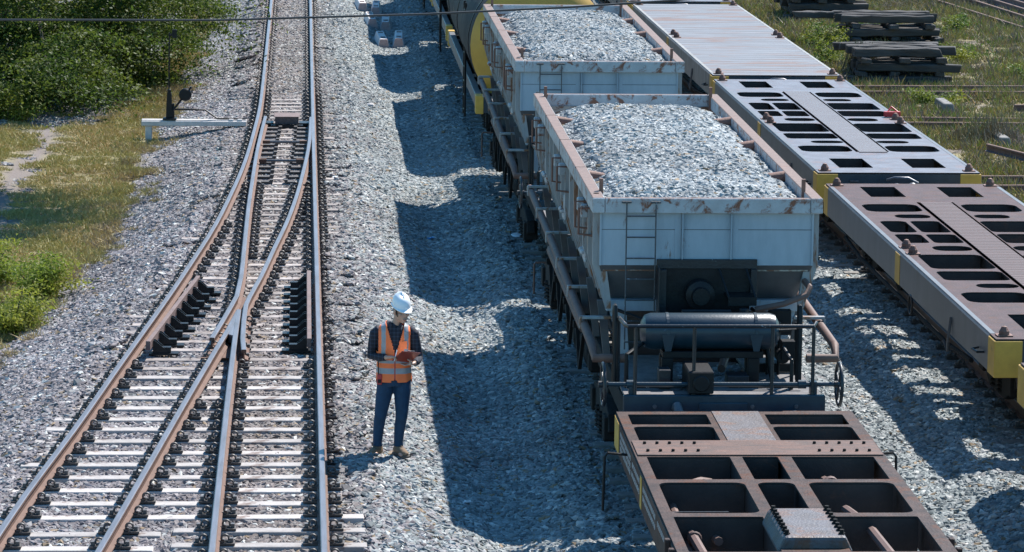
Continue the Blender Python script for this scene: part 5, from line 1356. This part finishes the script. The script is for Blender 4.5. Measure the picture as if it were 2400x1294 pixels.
    for j in range(n):
        a = 2 * PI * j / n; f = max(0, -math.sin(a)) ** 1.2
        dz_ = .02 * math.sin(a); vs2 += [hp(.098 * math.cos(a), .120 * math.sin(a) + .012, .067 + dz_), hp((.106 + .008 * f) * math.cos(a), (.128 + .04 * f) * math.sin(a) + .012, .061 - .012 * f + dz_), hp((.106 + .008 * f) * math.cos(a), (.128 + .04 * f) * math.sin(a) + .012, .055 - .012 * f + dz_), hp(.092 * math.cos(a), .112 * math.sin(a) + .012, .058 + dz_)]
    f2 = []
    for j in range(n):
        for m_ in range(3): p_, q_ = j * 4 + m_, ((j + 1) % n) * 4 + m_; f2.append((p_, q_, q_ + 1, p_ + 1))
    b.add(vs2, f2)
    for xx in (.0,):
        b.tube([hp(xx, -.095 + .012, .066 + .046), hp(xx, -.045, .066 + .10), hp(xx, .02, .066 + .125), hp(xx, .09, .066 + .10)], .005, 6)
    b.build('hard_hat', hat, T, smooth=35)
    # shirt: torso, collar and sleeves
    b = MB()
    b.tube([(0, 0, .83), (0, 0, .95), (0, 0, 1.1), (0, 0, 1.27), (0, 0, 1.38), (.0, 0, 1.43), (.008, 0, 1.465)], [(.172, .125), (.165, .118), (.165, .115), (.187, .124), (.185, .11), (.12, .09), (.068, .068)], 24)
    b.tube([(-.15, 0, 1.385), (-.2, .005, 1.345), (-.225, .01, 1.22), (el1[0], el1[1] + .005, el1[2]), (-.16, -.10, 1.10), (wr1[0] - .01, wr1[1] + .01, wr1[2])], [.065, .068, .06, .054, .046, .037], 14)
    b.tube([(.15, 0, 1.38), (.203, .005, 1.34), (.237, .01, 1.2), (el2[0], el2[1] + .005, el2[2]), (.245, -.09, 1.06), (wr2[0] + .003, wr2[1] + .01, wr2[2])], [.065, .068, .06, .054, .046, .038], 14)
    sh = remesh(b.build('shirt', shirt, T), .009, 2)
    b = MB(); b.prism([(-.075, 1.45), (-.045, 1.50), (-.005, 1.40), (-.03, 1.37)], 1, -.098, -.088); b.prism([(.085, 1.45), (.07, 1.49), (.015, 1.40), (.05, 1.37)], 1, -.098, -.088)
    b.build('collar', shirt, sh, bevel=.003)
    # trousers
    b = MB()
    b.tube([(0, 0, .78), (0, .0, .84), (0, 0, .90)], [(.165, .12), (.172, .125), (.17, .12)], 22)
    for s, kn, an in ((-1, (-.145, -.03, .44), (-.172, .02, .09)), (1, (.085, -.03, .44), (.055, .02, .09))):
        hx = s * .092
        b.tube([(hx, .0, .84), (hx * 1.02, -.005, .74), ((hx + kn[0]) / 2, -.02, .6), kn, ((kn[0] + an[0]) / 2 - .004, .01, .3), (an[0], an[1], .16), (an[0] + .002, an[1], .10)], [(.092, .105), (.094, .10), (.082, .088), (.066, .072), (.06, .066), (.051, .058), (.054, .06)], 16)
    remesh(b.build('trousers', denim, T), .008, 2)
    # boots
    for s, an, ang in ((-1, (-.172, .02), -32), (1, (.055, .02), 26)):
        m = Matrix.Translation((an[0], an[1], 0)) @ Matrix.Rotation(R(ang), 4, 'Z'); m3 = m.to_3x3()
        b = MB(); tr = lambda *p_: m @ Vector(p_)
        b.tube([tr(0, .0, .03), tr(0, .0, .09), tr(0, .0, .15)], [.052, .05, .054], 14)
        b.tube([tr(0, .06, .055), tr(0, -.02, .06), tr(0, -.09, .05), tr(0, -.16, .04), tr(0, -.195, .034)], [(.04, .05), (.045, .058), (.046, .047), (.044, .035), (.025, .022)], 14)
        bt = remesh(b.build('boot', boot, T), .007, 2)
        b = MB(); q = [(.04, .075), (.05, .02), (.048, -.06), (.056, -.13), (.045, -.195), (0, -.218), (-.045, -.195), (-.056, -.13), (-.048, -.06), (-.05, .02), (-.04, .075), (0, .092)]
        b.prism([(tr(u, v, 0).x, tr(u, v, 0).y) for u, v in q], 2, .002, .028); b.build('boot_sole', sole, bt, bevel=.005)
        b = MB()
        for k in range(4): b.tube([tr(-.03, -.055 - .022 * k, .104 - .013 * k), tr(0, -.065 - .022 * k, .112 - .013 * k), tr(.03, -.055 - .022 * k, .104 - .013 * k)], .004, 5)
        b.build('laces', sole, bt)
    # vest as a fine shell with tape bands
    n, kz = 176, 150; vs = []; zs = np.linspace(.812, 1.475, kz)
    prof = [(.80, .192, .142), (.86, .19, .14), (.95, .183, .135), (1.06, .18, .132), (1.2, .194, .136), (1.3, .2, .138), (1.38, .19, .124), (1.43, .15, .108), (1.475, .085, .088)]
    for z in zs:
        rx = np.interp(z, [q[0] for q in prof], [q[1] for q in prof]); ry = np.interp(z, [q[0] for q in prof], [q[2] for q in prof])
        for j in range(n):
            a = 2 * PI * j / n; c_, s_ = math.cos(a), math.sin(a)
            x = rx * math.copysign(abs(c_) ** .8, c_); y_ = ry * math.copysign(abs(s_) ** .8, s_); wv = .004 * math.sin(9 * a + 11 * z) * (1.4 - z)
            vs.append((x + wv * c_, y_ + wv * s_, z))
    fs, ms = [], []
    for i in range(kz - 1):
        for j in range(n):
            q = [vs[i * n + j], vs[i * n + (j + 1) % n], vs[(i + 1) * n + (j + 1) % n], vs[(i + 1) * n + j]]
            x = sum(v[0] for v in q) / 4; y_ = sum(v[1] for v in q) / 4; z = sum(v[2] for v in q) / 4
            front = y_ < 0
            if front and z > 1.13 and abs(x - .012) < (z - 1.13) * .30: continue          # neck opening
            if not front and z > 1.43 and abs(x) < .08: continue
            if z > 1.16 and abs(x) > .168 - .10 * max(0, z - 1.38) and abs(x) > .150: # arm openings
                if abs(y_) < .098: continue
            if front and abs(x - .01) < .022 * sstep(.875, .815, z) * 1.6 + .0: continue
            hem = .83 + .02 * (abs(x) < .03) + .02 * sstep(.12, .18, abs(x))
            if front and z < hem: continue
            if front and abs(x - .01) < .005: mi = 2
            elif .925 < z < .985: mi = 1
            elif .098 < abs(x - .005) < .143 and z > 1.04: mi = 1
            elif 1.04 < z < 1.075 and front: mi = 1
            else: mi = 0
            fs.append((i * n + j, i * n + (j + 1) % n, (i + 1) * n + (j + 1) % n, (i + 1) * n + j)); ms.append(mi)
    o = MB().add(vs, fs, ms).build('safety_vest', [orange, grey, X['red']], T, smooth=180)
    m = o.modifiers.new('thick', 'SOLIDIFY'); m.thickness = .005; m.offset = 1
    MB().box(.05, .135, -.1435, -.1385, 1.2, 1.285).build('vest_pocket', orange, o, bevel=.002)
    # clipboard
    D, U, V_ = Vector((-.028, -.165, 1.075)), Vector((.2, .064, -.032)), Vector((.104, -.25, .15)); Nn = U.cross(V_).normalized()
    if Nn.z < 0: Nn = -Nn
    C = empty('clipboard', tuple(Vector((1.02, 37.6, -.035)) + D), 'red backed clipboard held in the man\'s hands', 'clipboard')
    def slab(u0, u1, v0, v1, h0, h1):
        c = [U * u + V_ * v + Nn * h for h in (h0, h1) for v in (v0, v1) for u in (u0, u1)]
        return MB().add(c, [(0, 2, 3, 1), (4, 5, 7, 6), (0, 1, 5, 4), (2, 6, 7, 3), (0, 4, 6, 2), (1, 3, 7, 5)])
    bd = slab(0, 1, 0, 1, 0, .006).build('board', M('board_red', (.27, .035, .025), (.2, .03, .02), .35, 4, bump=0), C, bevel=.002)
    slab(.05, .95, .04, .93, .007, .010).build('paper', X['whiteplastic'], bd); slab(.3, .7, .9, .99, .0105, .022).build('clip', X['steelgrey'], bd, bevel=.003)
    o = MB().cyl((0, 0, 0), (.03, .03, .12), .005).build('pen', X['whiteplastic'], loc=tuple(Vector((1.02, 37.6, -.035)) + Vector(ha1) + Vector((.035, -.045, -.035)))); tag(o, 'pale pen in the man\'s right hand', 'pen')
    W_ = empty('radio', (.862, 37.49, .77), 'red walkie talkie hanging at the man\'s right hip', 'radio')
    cs = MB().box(-.026, .026, -.022, .018, -.0, .115).build('case', X['red'], W_, bevel=.008, segs=2); MB().cyl((-.012, 0, .115), (-.016, 0, .29), .006).build('antenna', X['black'], cs); MB().box(-.018, .018, -.0245, -.021, .02, .06).build('grille', X['black'], cs)
person()
